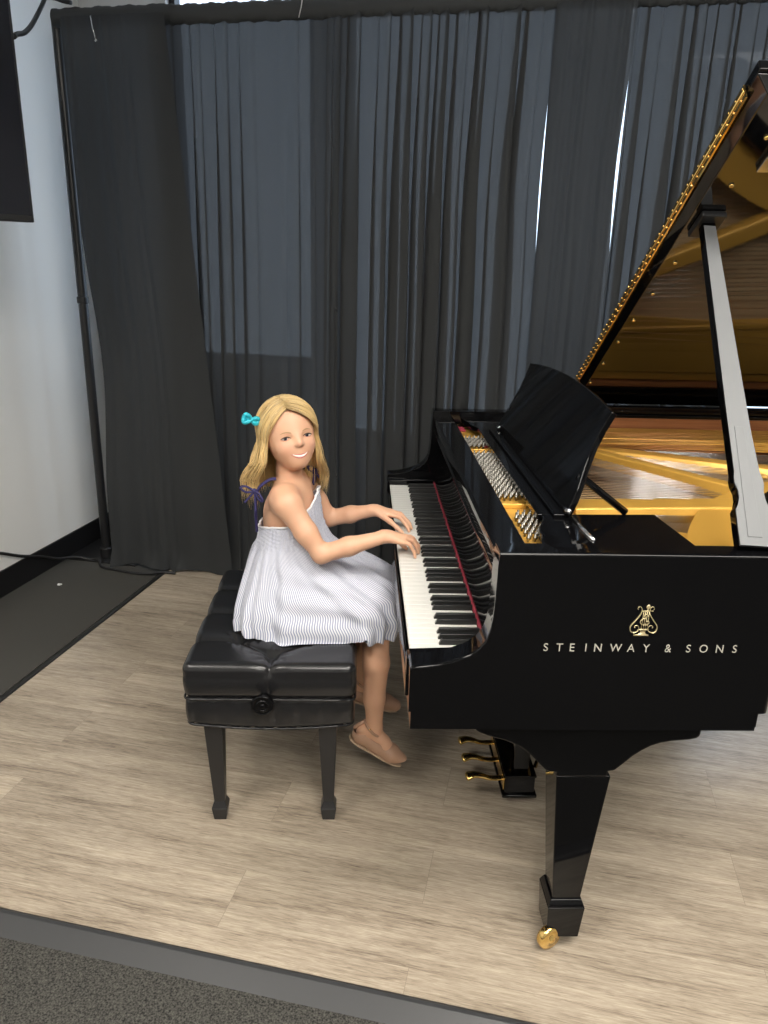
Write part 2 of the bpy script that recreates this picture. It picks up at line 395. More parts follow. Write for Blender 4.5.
# ceiling lights (all above and behind the frame)
def ceiling_light(cx,cy,lx,ly,rot,label,cat='ceiling light'):
    t=thing('ceiling_light',(cx,cy,ZC),label,cat,'ceiling lights',piano=False); t.rotation_euler=(0,0,rot)
    ORG[t.name]=(0,0,0)
    mb=MB(); mb.box((-lx/2-.03,-ly/2-.03,-.05),(-lx/2,ly/2+.03,0)); mb.box((lx/2,-ly/2-.03,-.05),(lx/2+.03,ly/2+.03,0)); mb.box((-lx/2,-ly/2-.03,-.05),(lx/2,-ly/2,0)); mb.box((-lx/2,ly/2,-.05),(lx/2,ly/2+.03,0))
    obj('frame',mb,lampf,t,piano=False,bevel=.004)
    mb=MB(); mb.box((-lx/2,-ly/2,-.04),(lx/2,ly/2,-.025)); obj('diffuser',mb,lamp_m,t,piano=False)
c=P2R((1.0,-.75,0)); ceiling_light(c[0],c[1],1.8,.5,TH,'unseen long ceiling panel light added for highlights on the piano')  # panel added and stretched lengthwise so the rim edge catches a highlight
ceiling_light(-1.25,-1.35,.5,1.0,0,'left ceiling panel light over the carpet at left')
ceiling_light(1.5,-2.7,.6,1.5,0,'ceiling panel light over the carpet behind the viewer')
ceiling_light(.35,-2.0,.6,1.2,0,'ceiling panel light over the carpet before the platform')

# ------------------------------------------------------------------ drape stand and curtains
YC=2.012
st=thing('drape_stand',(-1.954,YC,-.015),'black upright pole and crossbar stand holding the black curtains','stand',piano=False)
mb=MB(); mb.tube([(-1.954,YC,-.012),(-1.954,YC,2.40)],.0215,14); mb.lathe([(.0215,0),(.026,.005),(.026,.03),(.0215,.035)],(-1.954,YC,1.25),seg=14); obj('pole',mb,satin,st,smooth=True,bevel=.002,piano=False)
mb=MB(); mb.tube([(-1.954,YC,2.395),(1.62,YC,2.395)],.019,14); obj('crossbar',mb,satin,st,smooth=True,piano=False)
mb=MB(); mb.tube([(1.62,YC,-.0),(1.62,YC,2.40)],.0215,14); obj('pole',mb,satin,st,smooth=True,piano=False)
for px,z0 in ((-1.954,-.0138),(1.62,.0002)):
    mb=MB(); mb.box((px-.20,YC-.075,z0),(px+.20,YC+.225,z0+.006)); mb.lathe([(.032,0),(.032,.05),(.028,.055)],(px,YC,z0+.006),seg=14); obj('base_plate',mb,satin,st,bevel=.002,piano=False)

def curtain(x0,x1,folds,amp,label,seed,yoff=0.,zb=.012,over=.35,lb=None,rb=None,lt=0.,hx0=None,kind=drape):
    """x0..x1 at the top; lb/rb: functions of height fraction (0 top, 1 bottom) shifting the left / right edge"""
    r=np.random.RandomState(seed); n=max(60,int(folds*14)); nz=70; zt=2.382
    ph=np.cumsum(r.uniform(.35,1.9,int(folds*2)+3)); ph=ph/ph[-1]*folds*2*math.pi; kn=np.linspace(0,1,len(ph))
    am=r.uniform(.45,1.25,len(ph)); dr=r.uniform(-1,1,len(ph))
    def pt(u,v):
        th=np.interp(u,kn,ph); A=amp*np.interp(u,kn,am)*(.5+.5*min(v*3,1))*(1+.3*v)
        th=th+.5*v*math.sin(7*u+seed)+.35*np.interp(u,kn,dr)*v
        e=min(u,1-u)*8; A*=min(1,.25+e)
        l=x0+(lb(v) if lb else 0); rr=x1+(rb(v) if rb else 0)
        x=l+(rr-l)*u+ (over*A*math.sin(2*th) if .02<u<.98 else 0)
        y=YC+yoff+A*(.55*math.sin(th)+1.1*abs(math.cos(th/2+.4))**6-.35)+.003*math.sin(3*th+5*v)
        if v>.97: y-= .02*(v-.97)/.03*(1+math.sin(th))
        z=zt+(zb-zt)*v + (.012*math.sin(th*.7+seed) if v>.999 else 0)
        return (x,y,z)
    t=thing('curtain',((x0+x1)/2,YC,zb),label,'curtain','black curtains hanging from the crossbar',piano=False)
    mb=MB(); mb.grid(n,nz,pt); obj('drape_panel',mb,kind,t,smooth=True,piano=False)
    mb=MB()                                            # rod pocket along the top, slightly ruffled
    def hp(u,v):
        a=2*math.pi*v; rf=.004*math.sin(u*folds*9+seed)+.003*math.sin(u*folds*23)
        x=(hx0 or x0)+(x1-(hx0 or x0))*u; ry=.027+.2*abs(rf); rz=.036+rf*.6
        return (x, YC+ry*math.cos(a)+yoff*.15, 2.396+rz*math.sin(a))
    mb.grid(max(30,int(folds*12)),17,hp); obj('rod_pocket',mb,drape_d,t,smooth=True,piano=False)
sm=lambda a,b,x: (lambda t:t*t*(3-2*t))(min(max((x-a)/(b-a),0),1))
curtain(-1.885,-1.425,3,.012,'plain flat black curtain at the left beside the white wall',3,yoff=-.085,lb=lambda v:.045*math.sin(math.pi*sm(.3,.9,v))+.02*v, rb=lambda v:.20*v,zb=.004,over=.2,hx0=-1.955)
curtain(-1.475,-.772,5.5,.030,'black curtain with pale window light through it behind the child',5,yoff=.0,lb=lambda v:-.02*v,rb=lambda v:-.012*v,zb=.01,over=.75)
curtain(-.776,.097,11,.036,'finely pleated black curtain in the middle left of the music desk',8,yoff=-.012,lb=lambda v:-.012*math.sin(3*v), rb=lambda v:-.013*math.sin(math.pi*sm(.0,.5,v)),over=.75)
curtain(.094,.376,3,.016,'narrow plain dark curtain strip between two slits of daylight',13,yoff=-.03,rb=lambda v:-.013*math.sin(math.pi*sm(.05,.42,v)),over=.2)
curtain(.374,.965,8,.036,'pleated black curtain at the right behind the open piano lid',21,yoff=.004,lb=lambda v:.001,over=.75)
# pins / tag on the header
t=tag(obj('safety_pin',MB().tube([(-1.728,YC-.112,2.372),(-1.72,YC-.116,2.33),(-1.706,YC-.12,2.285)],.0026,6).sphere((-1.706,YC-.12,2.283),.006),chrome,None,smooth=True,piano=False,org=(-1.72,YC-.115,2.33)),'small silver pin stuck near the top left corner of the curtain','pin')
t=tag(obj('thread',MB().tube([(-.862,YC-.048,2.43),(-.868,YC-.052,2.39),(-.878,YC-.052,2.355)],.0022,6),seal_m,None,smooth=True,piano=False,org=(-.87,YC-.05,2.39)),'white thread hanging from the top hem of the curtain','thread')

# ------------------------------------------------------------------ screen on the wall, cables, scrap
def loc(px,py,pz): return (px,py,pz)
tvx,tvy,tvz=-1.555,1.165,1.566      # lower right corner of the screen as seen
tt=thing('television',(tvx,tvy,tvz),'dark flat television cut off by the left edge of the photo','television',piano=False)
yaw=math.radians(64); Mt=Matrix.Translation((tvx,tvy,tvz))@Matrix.Rotation(yaw,4,'Z')
mb=MB(); mb.box((-1.12,0,0),(0,.045,.81),Mt); obj('case',mb,plastic,tt,bevel=.004,piano=False)
mb=MB(); mb.box((-1.11,-.0015,.022),(-.010,.0005,.80),Mt); obj('screen',mb,screen_m,tt,piano=False)
mb=MB(); mb.box((-.24,-.003,.006),(-.06,.0005,.016),Mt); obj('bezel_strip',mb,seal_m if False else plastic,tt,piano=False)
mb=MB(); mb.box((-.80,.0455,.20),(-.45,.058,.60),Mt); mb.box((-.70,.058,.36),(-.56,.085,.44),Mt); q0=Mt@Vector((-.63,.08,.40)); mb.tube([q0,(-2.13,q0[1]+.10,q0[2])],.022,10); mb.box((-2.1495,q0[1]+.02,q0[2]-.10),(-2.13,q0[1]+.18,q0[2]+.10)); obj('wall_bracket',mb,satin,tt,bevel=.002,piano=False)
pts=[(-1.60,1.225,2.13),(-1.66,1.33,2.165),(-1.75,1.50,2.215),(-1.85,1.70,2.30),(-1.935,1.90,2.42),(-1.962,1.965,2.460),(-1.945,1.995,2.468),(-1.91,2.0,2.458),(-1.87,2.0,2.450)]
tag(obj('cable',MB().tube(catmull(pts,6),.0085,8),cable_m,None,smooth=True,piano=False,org=(-1.93,1.9,2.4)),'black cable drooping from the television up over the curtain corner','cable')
pts=[(-2.132,1.30,.27),(-2.132,1.474,.193),(-2.132,1.598,.132),(-2.130,1.734,.078),(-2.11,1.84,.03),(-2.07,1.92,.012),(-2.02,1.95,-.006),(-1.96,1.94,-.001),(-1.9,1.88,-.006),(-1.8,1.86,-.006),(-1.7,1.85,-.006),(-1.62,1.855,-.002),(-1.57,1.86,.009),(-1.5,1.87,.008)]
tag(obj('cable',MB().tube(catmull(pts,6),.007,8),cable_m,None,smooth=True,piano=False,org=(-1.95,1.95,0)),'thin black cable lying on the floor past the curtain pole','cable')
tag(obj('paper_scrap',MB().box((-1.985,1.635,-.0139),(-1.967,1.647,-.008)),debris_m,None,piano=False,org=(-1.975,1.64,-.014)),'tiny white scrap on the dark floor near the curtain pole','scrap')

# ================================================================== GRAND PIANO (piano frame)
W=1.427
pno=thing('grand_piano',(.75,.70,0),'glossy black concert grand piano with open lid and gold frame','piano')
arm=[(-.024,.735),(-.0235,.741),(-.020,.745),(0,.7465),(.03,.751),(.06,.7595),(.088,.771),(.106,.786),(.118,.803),(.1235,.824),(.1262,.846),(.1276,.872),(.1280,.90),(.1284,.93),(.1288,.955),(.1293,.970),(.1310,.9776)]
curve=[(.30,0),(.45,0),(.60,.0),(.656,.0),(.673,.001),(.6815,.006),(.687,.017),(.692,.037),(.700,.072),(.716,.122),(.742,.18),(.78,.25),(.85,.36),(.96,.46),(1.10,.55),(1.27,.62),(1.46,.70),(1.64,.78),(1.80,.88),(1.93,1.01),(1.995,1.16),(1.985,1.28),(1.93,1.365),(1.83,1.415),(1.70,1.427)]
cv=[tuple(p) for p in catmull(curve,5)]
def arm_x(z): return z
path=[(x,0.,z) for x,z in arm]+[(.20,0.,.9776)]+[(x,y,.9776) for x,y in cv]+[(1.2,W,.9776),(.6,W,.9776),(.2,W,.9776)]+[(x,W,z) for x,z in arm[::-1]]
pp=np.array([(p[0],p[1]) for p in path])
def inset(d):
    """offset the outline inwards by d (y parallel on the straight sides)"""
    out=[]; n=len(pp)
    for i in range(n):
        if pp[i][1]<1e-6 and pp[i][0]<.657: out.append((pp[i][0],d)); continue
        if abs(pp[i][1]-W)<1e-6 and pp[i][0]<1.69: out.append((pp[i][0],W-d)); continue
        a=pp[max(i-2,0)]; b_=pp[min(i+2,n-1)]; t=b_-a; t=t/np.linalg.norm(t); out.append(tuple(pp[i]+d*np.array([-t[1],t[0]])))
    return out
zb=.647
ins=inset(.055)
def wall(lo_fn, inn, out, zlo, zhi_list):
    mb=MB(); n=len(out); vs=[]
    for i in range(n):
        vs += [(*out[i],zlo),(*out[i],zhi_list[i]),(*inn[i],zhi_list[i]),(*inn[i],zlo)]
    fs=[]
    for i in range(n-1):
        a=4*i; b_=a+4
        for k in range(4): fs.append((a+k,b_+k,b_+(k+1)%4,a+(k+1)%4))
    fs.append((0,1,2,3)); e=4*(n-1); fs.append((e+3,e+2,e+1,e)); mb.add(vs,fs); return mb
def rounded_rim():
    r=.005; z=[p[2] for p in path]; n=len(path)
    rows=[([tuple(p) for p in pp],None),([tuple(p) for p in pp],-r)]+[(inset(r*(1-math.cos(a))),-r*(1-math.sin(a))) for a in (math.pi/8,math.pi/4,3*math.pi/8)]+[(inset(r),0.),(inset(.0525),0.),(inset(.0545),-.0012),(ins,-.003),(ins,None)]
    mb=MB(); k=len(rows); vs=[(*q[i],zb if dz is None else z[i]+dz) for i in range(n) for q,dz in rows]
    fs=[(i*k+a,(i+1)*k+a,(i+1)*k+(a+1)%k,i*k+(a+1)%k) for i in range(n-1) for a in range(k)]
    fs+=[tuple(range(k)),tuple((n-1)*k+a for a in range(k))[::-1]]
    return mb.add(vs,fs)
rim=obj('rim',rounded_rim(),lacquer,pno)
rim.data.polygons.foreach_set('use_smooth',[True]*len(rim.data.polygons))
for e in ('sharp',):
    bm=bmesh.new(); bm.from_mesh(rim.data)
    for ed in bm.edges: ed.smooth = ed.calc_face_angle(0)<math.radians(38)
    bm.to_mesh(rim.data); bm.free()
wn=rim.modifiers.new('wn','WEIGHTED_NORMAL'); wn.keep_sharp=True
# lower board of the case
bo=[(x,.0012 if y<.02 and x<.665 else (W-.0012 if y>W-.02 and x<1.69 else y)) for x,y in inset(.013)]
xmin=-.0195
poly=[(max(x,xmin),y) for x,y in bo]; pl2=[]
for p in poly:
    if not pl2 or (abs(p[0]-pl2[-1][0])+abs(p[1]-pl2[-1][1])>1e-4): pl2.append(p)
mb=MB(); mb.prism(pl2,'z',.6080,.6468); obj('key_bed',mb,lacquer,pno,bevel=.002)
# sign on the side of the case: letters and lyre
def text_mesh(body, height, xc, zc, wscale=1.):
    cu=bpy.data.curves.new('t','FONT'); cu.body=body; cu.size=1.; cu.align_x='CENTER'; cu.align_y='CENTER'; cu.extrude=0.; cu.offset=.004
    o=bpy.data.objects.new('t',cu); COL.objects.link(o); bpy.context.view_layer.update()
    me=bpy.data.meshes.new_from_object(o.evaluated_get(bpy.context.evaluated_depsgraph_get()))
    xs=[v.co.x for v in me.vertices]; ys=[v.co.y for v in me.vertices]; s=height/(max(ys)-min(ys)); cxm=(max(xs)+min(xs))/2; cym=(max(ys)+min(ys))/2
    vs=[(xc+(v.co.x-cxm)*s*wscale,-.0009,zc+(v.co.y-cym)*s) for v in me.vertices]; fs=[tuple(p.vertices) for p in me.polygons]
    bpy.data.objects.remove(o); bpy.data.curves.remove(cu); bpy.data.meshes.remove(me); return vs,fs
xsl=[.230,.256,.280,.306,.329,.363,.392,.421,.463,.502,.531,.562,.591]
for ch,x in zip('STEINWAY&SONS',xsl):
    vs,fs=text_mesh(ch,.0165,x,.7895,.92 if ch!='&' else .85); obj('letter',MB().add(vs,fs),letter_w,pno)
# lyre emblem: centre (.410,-,.846), 64 mm wide, 63 mm tall
ex,ez,es=.410,.8465,.00132*1.0
def E2(px,py): return (ex+(px-366)/768*.0905*.92, -.0012, ez-(py-330)/691*.0915)
def em(pts,r,n=6): return [E2(*p) for p in catmull(pts,n)] if len(pts)>2 else [E2(*p) for p in pts]
mb=MB()
for sgn in (1,-1):
    f=lambda x,y: (366+sgn*(x-366),y)
    outer=[f(235,160),f(222,140),f(240,115),f(275,118),f(297,155),f(285,225),f(215,320),f(150,390),f(132,440),f(150,495),f(200,515),f(255,500),f(285,470),f(280,425),f(250,403),f(215,410),f(205,432),f(222,440)]
    q=em(outer,1); mb.tube(q,[.0010+.0011*abs(math.sin(math.pi*min(1,max(0,(i/len(q)-.15)/.6)))) for i in range(len(q))],6,flat=.5)
mb.tube([E2(300,178),E2(495,178)],.0011,6)
for x in (335,366,397,430): mb.tube([E2(x,180),E2(x if x>360 else x-8,460)],.0007,5)
mb.sphere(E2(403,115),(.0042,.0012,.0042),12,8); mb.tube([E2(400,140),E2(398,178)],.0010,6)
mb.prism([E2(x,y)[::2] for x,y in [(262,468),(300,458),(430,458),(465,470),(420,480),(400,500),(420,535),(470,550),(470,565),(210,565),(210,550),(285,540),(320,510),(315,480)]],'y',-.0014,-.0003)
sc_=[(420,255),(395,225),(365,235),(355,265),(385,290),(330,300),(295,345),(320,385),(370,395),(430,380),(455,350),(425,330),(400,345)]
mb.tube(em(sc_,1),.0012,6,flat=.5)
obj('lyre_emblem',mb,letter_m,pno,smooth=True)

# keyslip, key blocks, keys
mb=MB(); mb.prism([(-.0275,.6475),(-.0275,.690),(-.0255,.699),(-.0195,.699),(-.0195,.6475)],'y',.056,W-.056); obj('key_slip',mb,lacquer,pno,bevel=.002)
for y0,y1 in ((.0555,.0885),(1.3165,W-.0555)):
    mb=MB(); mb.prism([(-.027,.6475),(-.027,.731),(-.02,.737),(.08,.741),(.136,.741),(.136,.6475)],'y',y0,y1); obj('key_block',mb,lacquer,pno,bevel=.002)
kp=1.225/52
mb=MB(); mb.box((-.0155,-kp/2+.0004,.699),(.136,kp/2-.0004,.7214)); mb.box((-.0175,-kp/2+.0004,.716),(-.0155,kp/2-.0004,.7214))
key0=None
mbk=MB(); mbk.add([(.044,-.0055,.7214),(.136,-.0055,.7214),(.136,.0055,.7214),(.044,.0055,.7214),(.0495,-.0045,.7334),(.136,-.0045,.7334),(.136,.0045,.7334),(.0495,.0045,.7334)],[(0,3,2,1),(4,5,6,7),(0,1,5,4),(1,2,6,5),(2,3,7,6),(3,0,4,7)])
ORG['zero']=(0,0,0)
wk0=bk0=None; names='ABCDEFG'
tmp=ORG[pno.name]
for i in range(52):
    y=1.315-kp*(i+.5)
    if wk0 is None:
        m2=MB(); m2.v=[(a,b_+y,c) for a,b_,c in mb.v]; m2.f=mb.f; wk0=obj('white_key',m2,ivory,pno,bevel=.0012); wy=y
    else: copyto(wk0,pno,(0,y-wy,0))
    if names[i%7] in 'ACDFG' and i<51:
        yb=y-kp/2+{'A':-.001,'C':.002,'D':-.002,'F':.002,'G':.0}[names[i%7]]
        if bk0 is None:
            m2=MB(); m2.v=[(a,b_+yb,c) for a,b_,c in mbk.v]; m2.f=mbk.f; bk0=obj('black_key',m2,ebony,pno,bevel=.0012); by=yb
        else: copyto(bk0,pno,(0,yb-by,0))
mb=MB(); mb.box((.1365,.089,.722),(.1398,1.316,.7362)); obj('key_felt',mb,redfelt,pno,bevel=.001)
# fallboard
fb=[(.1400,.722),(.1400,.742),(.1445,.76),(.149,.80),(.1485,.85),(.144,.878),(.1415,.889),(.1440,.897),(.152,.900),(.165,.897),(.175,.88),(.175,.722)]
mb=MB(); mb.prism(fb,'y',.0565,W-.0565); obj('fallboard',mb,lacquer,pno,bevel=.0015,angle=30)
# cross stretcher behind the fallboard
mb=MB(); mb.prism([(.176,.70),(.176,.9),(.141,.906),(.137,.915),(.135,.948),(.140,.9565),(.198,.9565),(.203,.951),(.203,.70)],'y',.0565,W-.0565); obj('stretcher',mb,lacquer,pno,bevel=.002)

# inside: soundboard, veneer, gold frame
inn=inset(.062); xin=.42
def cut(poly,x0): return [p for p in poly if p[0]>=x0]
sb=cut(inset(.06),.30); mb=MB(); mb.prism(sb,'z',.80,.812); obj('soundboard',mb,spruce,pno)
v1=cut(inset(.0555),.205); v2=cut(inset(.0595),.205); n=min(len(v1),len(v2))
obj('inner_rim_veneer',wall(None,v2,v1,.8122,[.966]*n),veneer,pno)
# gold cast frame: tuning pin field, outer flange, struts
mb=MB(); mb.box((.2035,.064,.905),(.375,W-.064,.925)); obj('pin_block_plate',mb,gold,pno,bevel=.003)
f1=cut(inset(.066),.376); f2=cut(inset(.175),.376); n=min(len(f1),len(f2))
ti=lambda pts,k: [pts[round(i*(len(pts)-1)/(k-1))] for i in range(k)]
f1=ti(f1,80); f2=ti(f2,80)
obj('frame_flange',wall(None,f2,f1,.885,[.931]*80),gold,pno,bevel=.004)
def bar(a,b_,w,z0,z1,name='frame_strut',w2=None):
    a=np.array(a,float); b_=np.array(b_,float); t=(b_-a)/np.linalg.norm(b_-a); n_=np.array([-t[1],t[0]]); w2=w2 or w
    q=[a+n_*w/2,b_+n_*w2/2,b_-n_*w2/2,a-n_*w/2]; q2=[a+n_*w*.35,b_+n_*w2*.35,b_-n_*w2*.35,a-n_*w*.35]
    mb=MB(); mb.add([(*p,z0) for p in q]+[(*p,z1) for p in q2],[(3,2,1,0),(4,5,6,7),(0,1,5,4),(1,2,6,5),(2,3,7,6),(3,0,4,7)])
    return obj(name,mb,gold,pno,bevel=.005,seg=3)
bar((.376,1.235),(1.80,1.22),.05,.90,.935)
bar((.45,1.19),(1.55,1.12),.03,.905,.940)
bar((.50,1.10),(.905,.53),.055,.90,.942)
bar((.53,1.10),(1.35,.70),.075,.90,.932)
bar((.376,.44),(.93,.48),.10,.90,.936)
mb=MB(); mb.prism([(.376,.075),(.60,.075),(.66,.12),(.70,.20),(.64,.27),(.55,.315),(.47,.30),(.376,.22)],'z',.896,.919); obj('treble_plate',mb,gold,pno,bevel=.004)
# tuning pins
def pin_mesh(x,y):
    return MB().lathe([(.0026,0),(.0026,.006),(.0042,.0065),(.0042,.011),(.0026,.0115),(.0026,.021),(.0021,.022)],(x,y,.925),seg=8)
spots=[]
for y0,y1,rows in ((.20,.365,4),(.485,.93,4),(1.02,1.13,4)):
    k=0; y=y0
    while y<y1:
        for r in range(rows):
            xx=(.214 if y0>.3 else .2265)+.0145*r+(.007 if k%2 else 0)
            if y0<.2 and xx<.226+.1*(y-.185)*0: pass
            spots.append((xx,y+.0022*r))
        y+=.0165; k+=1
spots.sort(key=lambda p:p[1]); p0=None
rest=MB()
for i,(x,y) in enumerate(spots):
    if i<100:
        if p0 is None: p0=obj('tuning_pin',pin_mesh(x,y),pin_m,pno,smooth=True); px,py=x,y
        else: copyto(p0,pno,(x-px,y-py,0))
    else:
        q=pin_mesh(x,y); rest.add(q.v,q.f)
tag(obj('tuning_pin_field',rest,pin_m,pno,smooth=True),kind='stuff')
for y0,y1 in ((.425,.433),(.945,.952),(.975,.98),(1.15,1.155)):
    mb=MB(); mb.box((.206,y0,.9252),(.27,y1,.937)); obj('frame_rib',mb,gold,pno,bevel=.002)
for y0,y1,x0,x1 in ((.905,.935,.247,.266),(1.04,1.11,.262,.30),(1.275,1.33,.206,.235)):
    mb=MB(); mb.box((x0,y0,.9253),(x1,y1,.932)); obj('felt_pad',mb,redfelt,pno,bevel=.002)
# strings
def ystr(x): return x
sp0=None; sn=0
def string(a,b_,r,m):
    obj('string',MB().tube([a,b_],r,5),m,pno,smooth=True)
for i in range(30):                                   # treble: short, fanning toward the bent side
    t=i/29; y=.215+.20*t; xe=.64+.16*t*t
    string((.376,y,.922),(xe,y+.02,.915),.0009,chrome)
for i in range(36):                                   # tenor
    t=i/35; y=.52+.55*t; xe=1.0+.62*t; ye=.52+.50*t
    string((.376,y,.9265),(xe,ye,.912),.0010,chrome)
mb=MB(); mb.prism([(.376,1.10),(.376,1.33),(1.78,1.33),(1.70,1.16),(1.2,1.13)],'z',.925,.9345); obj('bass_plate',mb,gold,pno,bevel=.003)
for i in range(12):                                   # overstrung bass, copper wound
    t=i/11; string((.376,1.00+.17*t,.952+.001*t),(1.45+.32*t,.86+.36*t,.950),.0009,copper)
for pts in ([(1.05,.56),(1.3,.70),(1.5,.82),(1.62,1.0)],[(.62,.30),(.75,.40),(.9,.52),(1.05,.56)]):
    mb=MB(); c_=catmull([(*p,.86) for p in pts],6); mb.tube(c_,.02,6); obj('bridge',mb,veneer,pno,smooth=True)
# music shelf, its slide board, music desk
mb=MB(); mb.box((.262,.285,.944),(.331,1.19,.9585)); obj('music_shelf',mb,lacquer,pno,bevel=.002)
sl=[(.232,.058),(.232,.12),(.238,.135),(.246,.15),(.242,.17),(.247,.20),(.262,.24),(.270,.284),(.523,.295),(.536,.058)]
mb=MB(); mb.prism(sl,'z',.9405,.9590); obj('music_shelf_arm',mb,lacquer,pno,bevel=.002)
mb=MB(); mb.prism([(x,W-y) for x,y in sl],'z',.9405,.9590); obj('music_shelf_arm',mb,lacquer,pno,bevel=.002)
# desk: outline in (y, height along the desk), leaning back
zd0=.966; dl=.386
def D(y,h,off=0.):   # h vertical height above the foot
    nx=1/math.sqrt(1+dl*dl); return (.317+dl*h+off*nx, y, zd0+h-off*dl*nx)
out_=[(.262,.0)]+[(.262+.0,.03),(.272,.06),(.292,.10),(.305,.14),(.304,.175),(.295,.217)]
top=[(y, .217+.021*(1-((y-.70)/.405)**2)) for y in np.linspace(.295,1.105,17)[1:-1]]
outl=out_+top+[(1.404-y,h) for y,h in out_[::-1]]
mb=MB(); n=len(outl); vs=[D(y,h,0) for y,h in outl]+[D(y,h,.014) for y,h in outl]
mb.add(vs,[tuple(range(n))[::-1],tuple(range(n,2*n))]+[(i,(i+1)%n,n+(i+1)%n,n+i) for i in range(n)])
desk=obj('music_desk',mb,desk_lac,pno,bevel=.0025)
mb=MB(); mb.box((.292,.262,.9588),(.318,1.142,.9665)); obj('desk_ledge',mb,lacquer,pno,bevel=.002)
for y in (.272,1.132):
    mb=MB(); mb.tube([(.322,y-.012,.972),(.322,y+.012,.972)],.006,10); mb.sphere((.322,y-.014,.975),.0065); obj('desk_hinge',mb,chrome,pno,smooth=True)
mb=MB(); mb.tube([(.345,.30,1.04),(.36,.30,1.035),(.455,.285,.965)],.008,6); obj('desk_support',mb,lacquer,pno,smooth=True)
mb=MB(); mb.tube([(.345,1.10,1.04),(.36,1.10,1.035),(.455,1.115,.965)],.008,6); obj('desk_support',mb,lacquer,pno,smooth=True)
mb=MB(); mb.tube([(.330,.262,.9595),(.333,.20,.9605),(.337,.12,.9605)],[.004,.005,.004],8); obj('desk_latch',mb,chrome,pno,smooth=True)

# lid
LA=math.radians(33.6); ca,sa=math.cos(LA),math.sin(LA)
HY,HZ=1.421,1.006
def L(x,s,o): return (x, HY-s*ca+o*sa, HZ+s*sa+o*ca)
mb=MB(); mb.box((.60,W-.045,.9778),(1.72,W-.004,1.004)); obj('lid_hinge_rail',mb,lacquer,pno,bevel=.003)
LF0,LF1=.618,.580      # front edge x at the hinge and at the raised edge
lo=[(LF0,0),(LF1,1.414),(.66,1.414),(.75,1.36),(.85,1.25),(.97,1.08),(1.10,.95),(1.27,.84),(1.46,.75),(1.64,.67),(1.80,.57),(1.93,.43),(1.99,.29),(1.97,.15),(1.86,.03),(1.74,0)]
lo=lo[:3]+[tuple(p) for p in catmull(lo[2:15],4)][1:]+[lo[-1]]
def slab(poly,o0,o1):
    mb=MB(); n=len(poly); vs=[L(x,s,o0) for x,s in poly]+[L(x,s,o1) for x,s in poly]
    return mb.add(vs,[tuple(range(n))[::-1],tuple(range(n,2*n))]+[(i,(i+1)%n,n+(i+1)%n,n+i) for i in range(n)])
lid_m=slab(lo,0,.026)
for i_,(x_,s_) in enumerate(lo):        # the lid's front and outer edges are undercut
    if i_<2: lid_m.v[i_]=L(x_+.025,min(s_,1.394),0)
    elif s_>1.40: lid_m.v[i_]=L(x_,1.394,0)
lid=obj('lid',lid_m,lidlac,pno,bevel=.002)
fl=[(LF0+.001,0),(LF1+.001,1.420),(LF1+.50,1.420),(LF0+.50,0)]
flap=obj('lid_front_flap',slab(fl,.0275,.050),lacquer,pno,bevel=.003)
hg=[(LF0-.0035,.03),(LF1-.0035,1.372),(LF1+.0005,1.372),(LF0+.0005,.03)]
hinge=obj('lid_hinge',slab(hg,.0125,.0255),brass,lid)
hinge2=obj('lid_hinge',slab([(a-.0005,b_) for a,b_ in hg],.028,.040),brass,lid)
mb=MB(); mb.tube([L(LF0-.004,.03,.0268),L(LF1-.004,1.372,.0268)],.0022,8); obj('hinge_pin',mb,brass,lid,smooth=True)
mb=MB()
for i in range(46):
    s=.05+i*.0290
    for o in (.0185,.0345):
        x=LF0+(LF1-LF0)*s/1.432-.0046; c=L(x,s+(.012 if o>.02 else 0),o); mb.sphere(c,.0030,8,6)
obj('hinge_screws',mb,brass,lid,smooth=True)
for x,s in ((.645,.176),(.645,.316),(.645,.459),(.646,.587),(.648,.726),(.650,.868),(.652,1.007),(.655,1.152),(.658,1.29)):
    a=np.array(L(x,s,-.0002)); d=np.array([0,-sa,-ca]); obj('lid_bumper',MB().lathe([(.0055,0),(.0055,.003),(.003,.005)],a,d,12),brass,lid,smooth=True)
d=np.array([0,-sa,-ca])
mb=MB(); pc=(.657,1.030)
mb.add([L(pc[0]+a,pc[1]+b_,o) for o in (-.001,-.016) for a,b_ in ((-.028,-.04),(.028,-.04),(.028,.04),(-.028,.04))],[(0,3,2,1),(4,5,6,7),(0,1,5,4),(1,2,6,5),(2,3,7,6),(3,0,4,7)]); obj('prop_socket',mb,plastic,lid,bevel=.003)
mb=MB(); mb.add([L(.70+a,1.235+b_,o) for o in (-.0005,-.012) for a,b_ in ((-.02,-.03),(.02,-.03),(.02,.03),(-.02,.03))],[(0,3,2,1),(4,5,6,7),(0,1,5,4),(1,2,6,5),(2,3,7,6),(3,0,4,7)]); obj('lid_catch',mb,chrome,lid,bevel=.002)
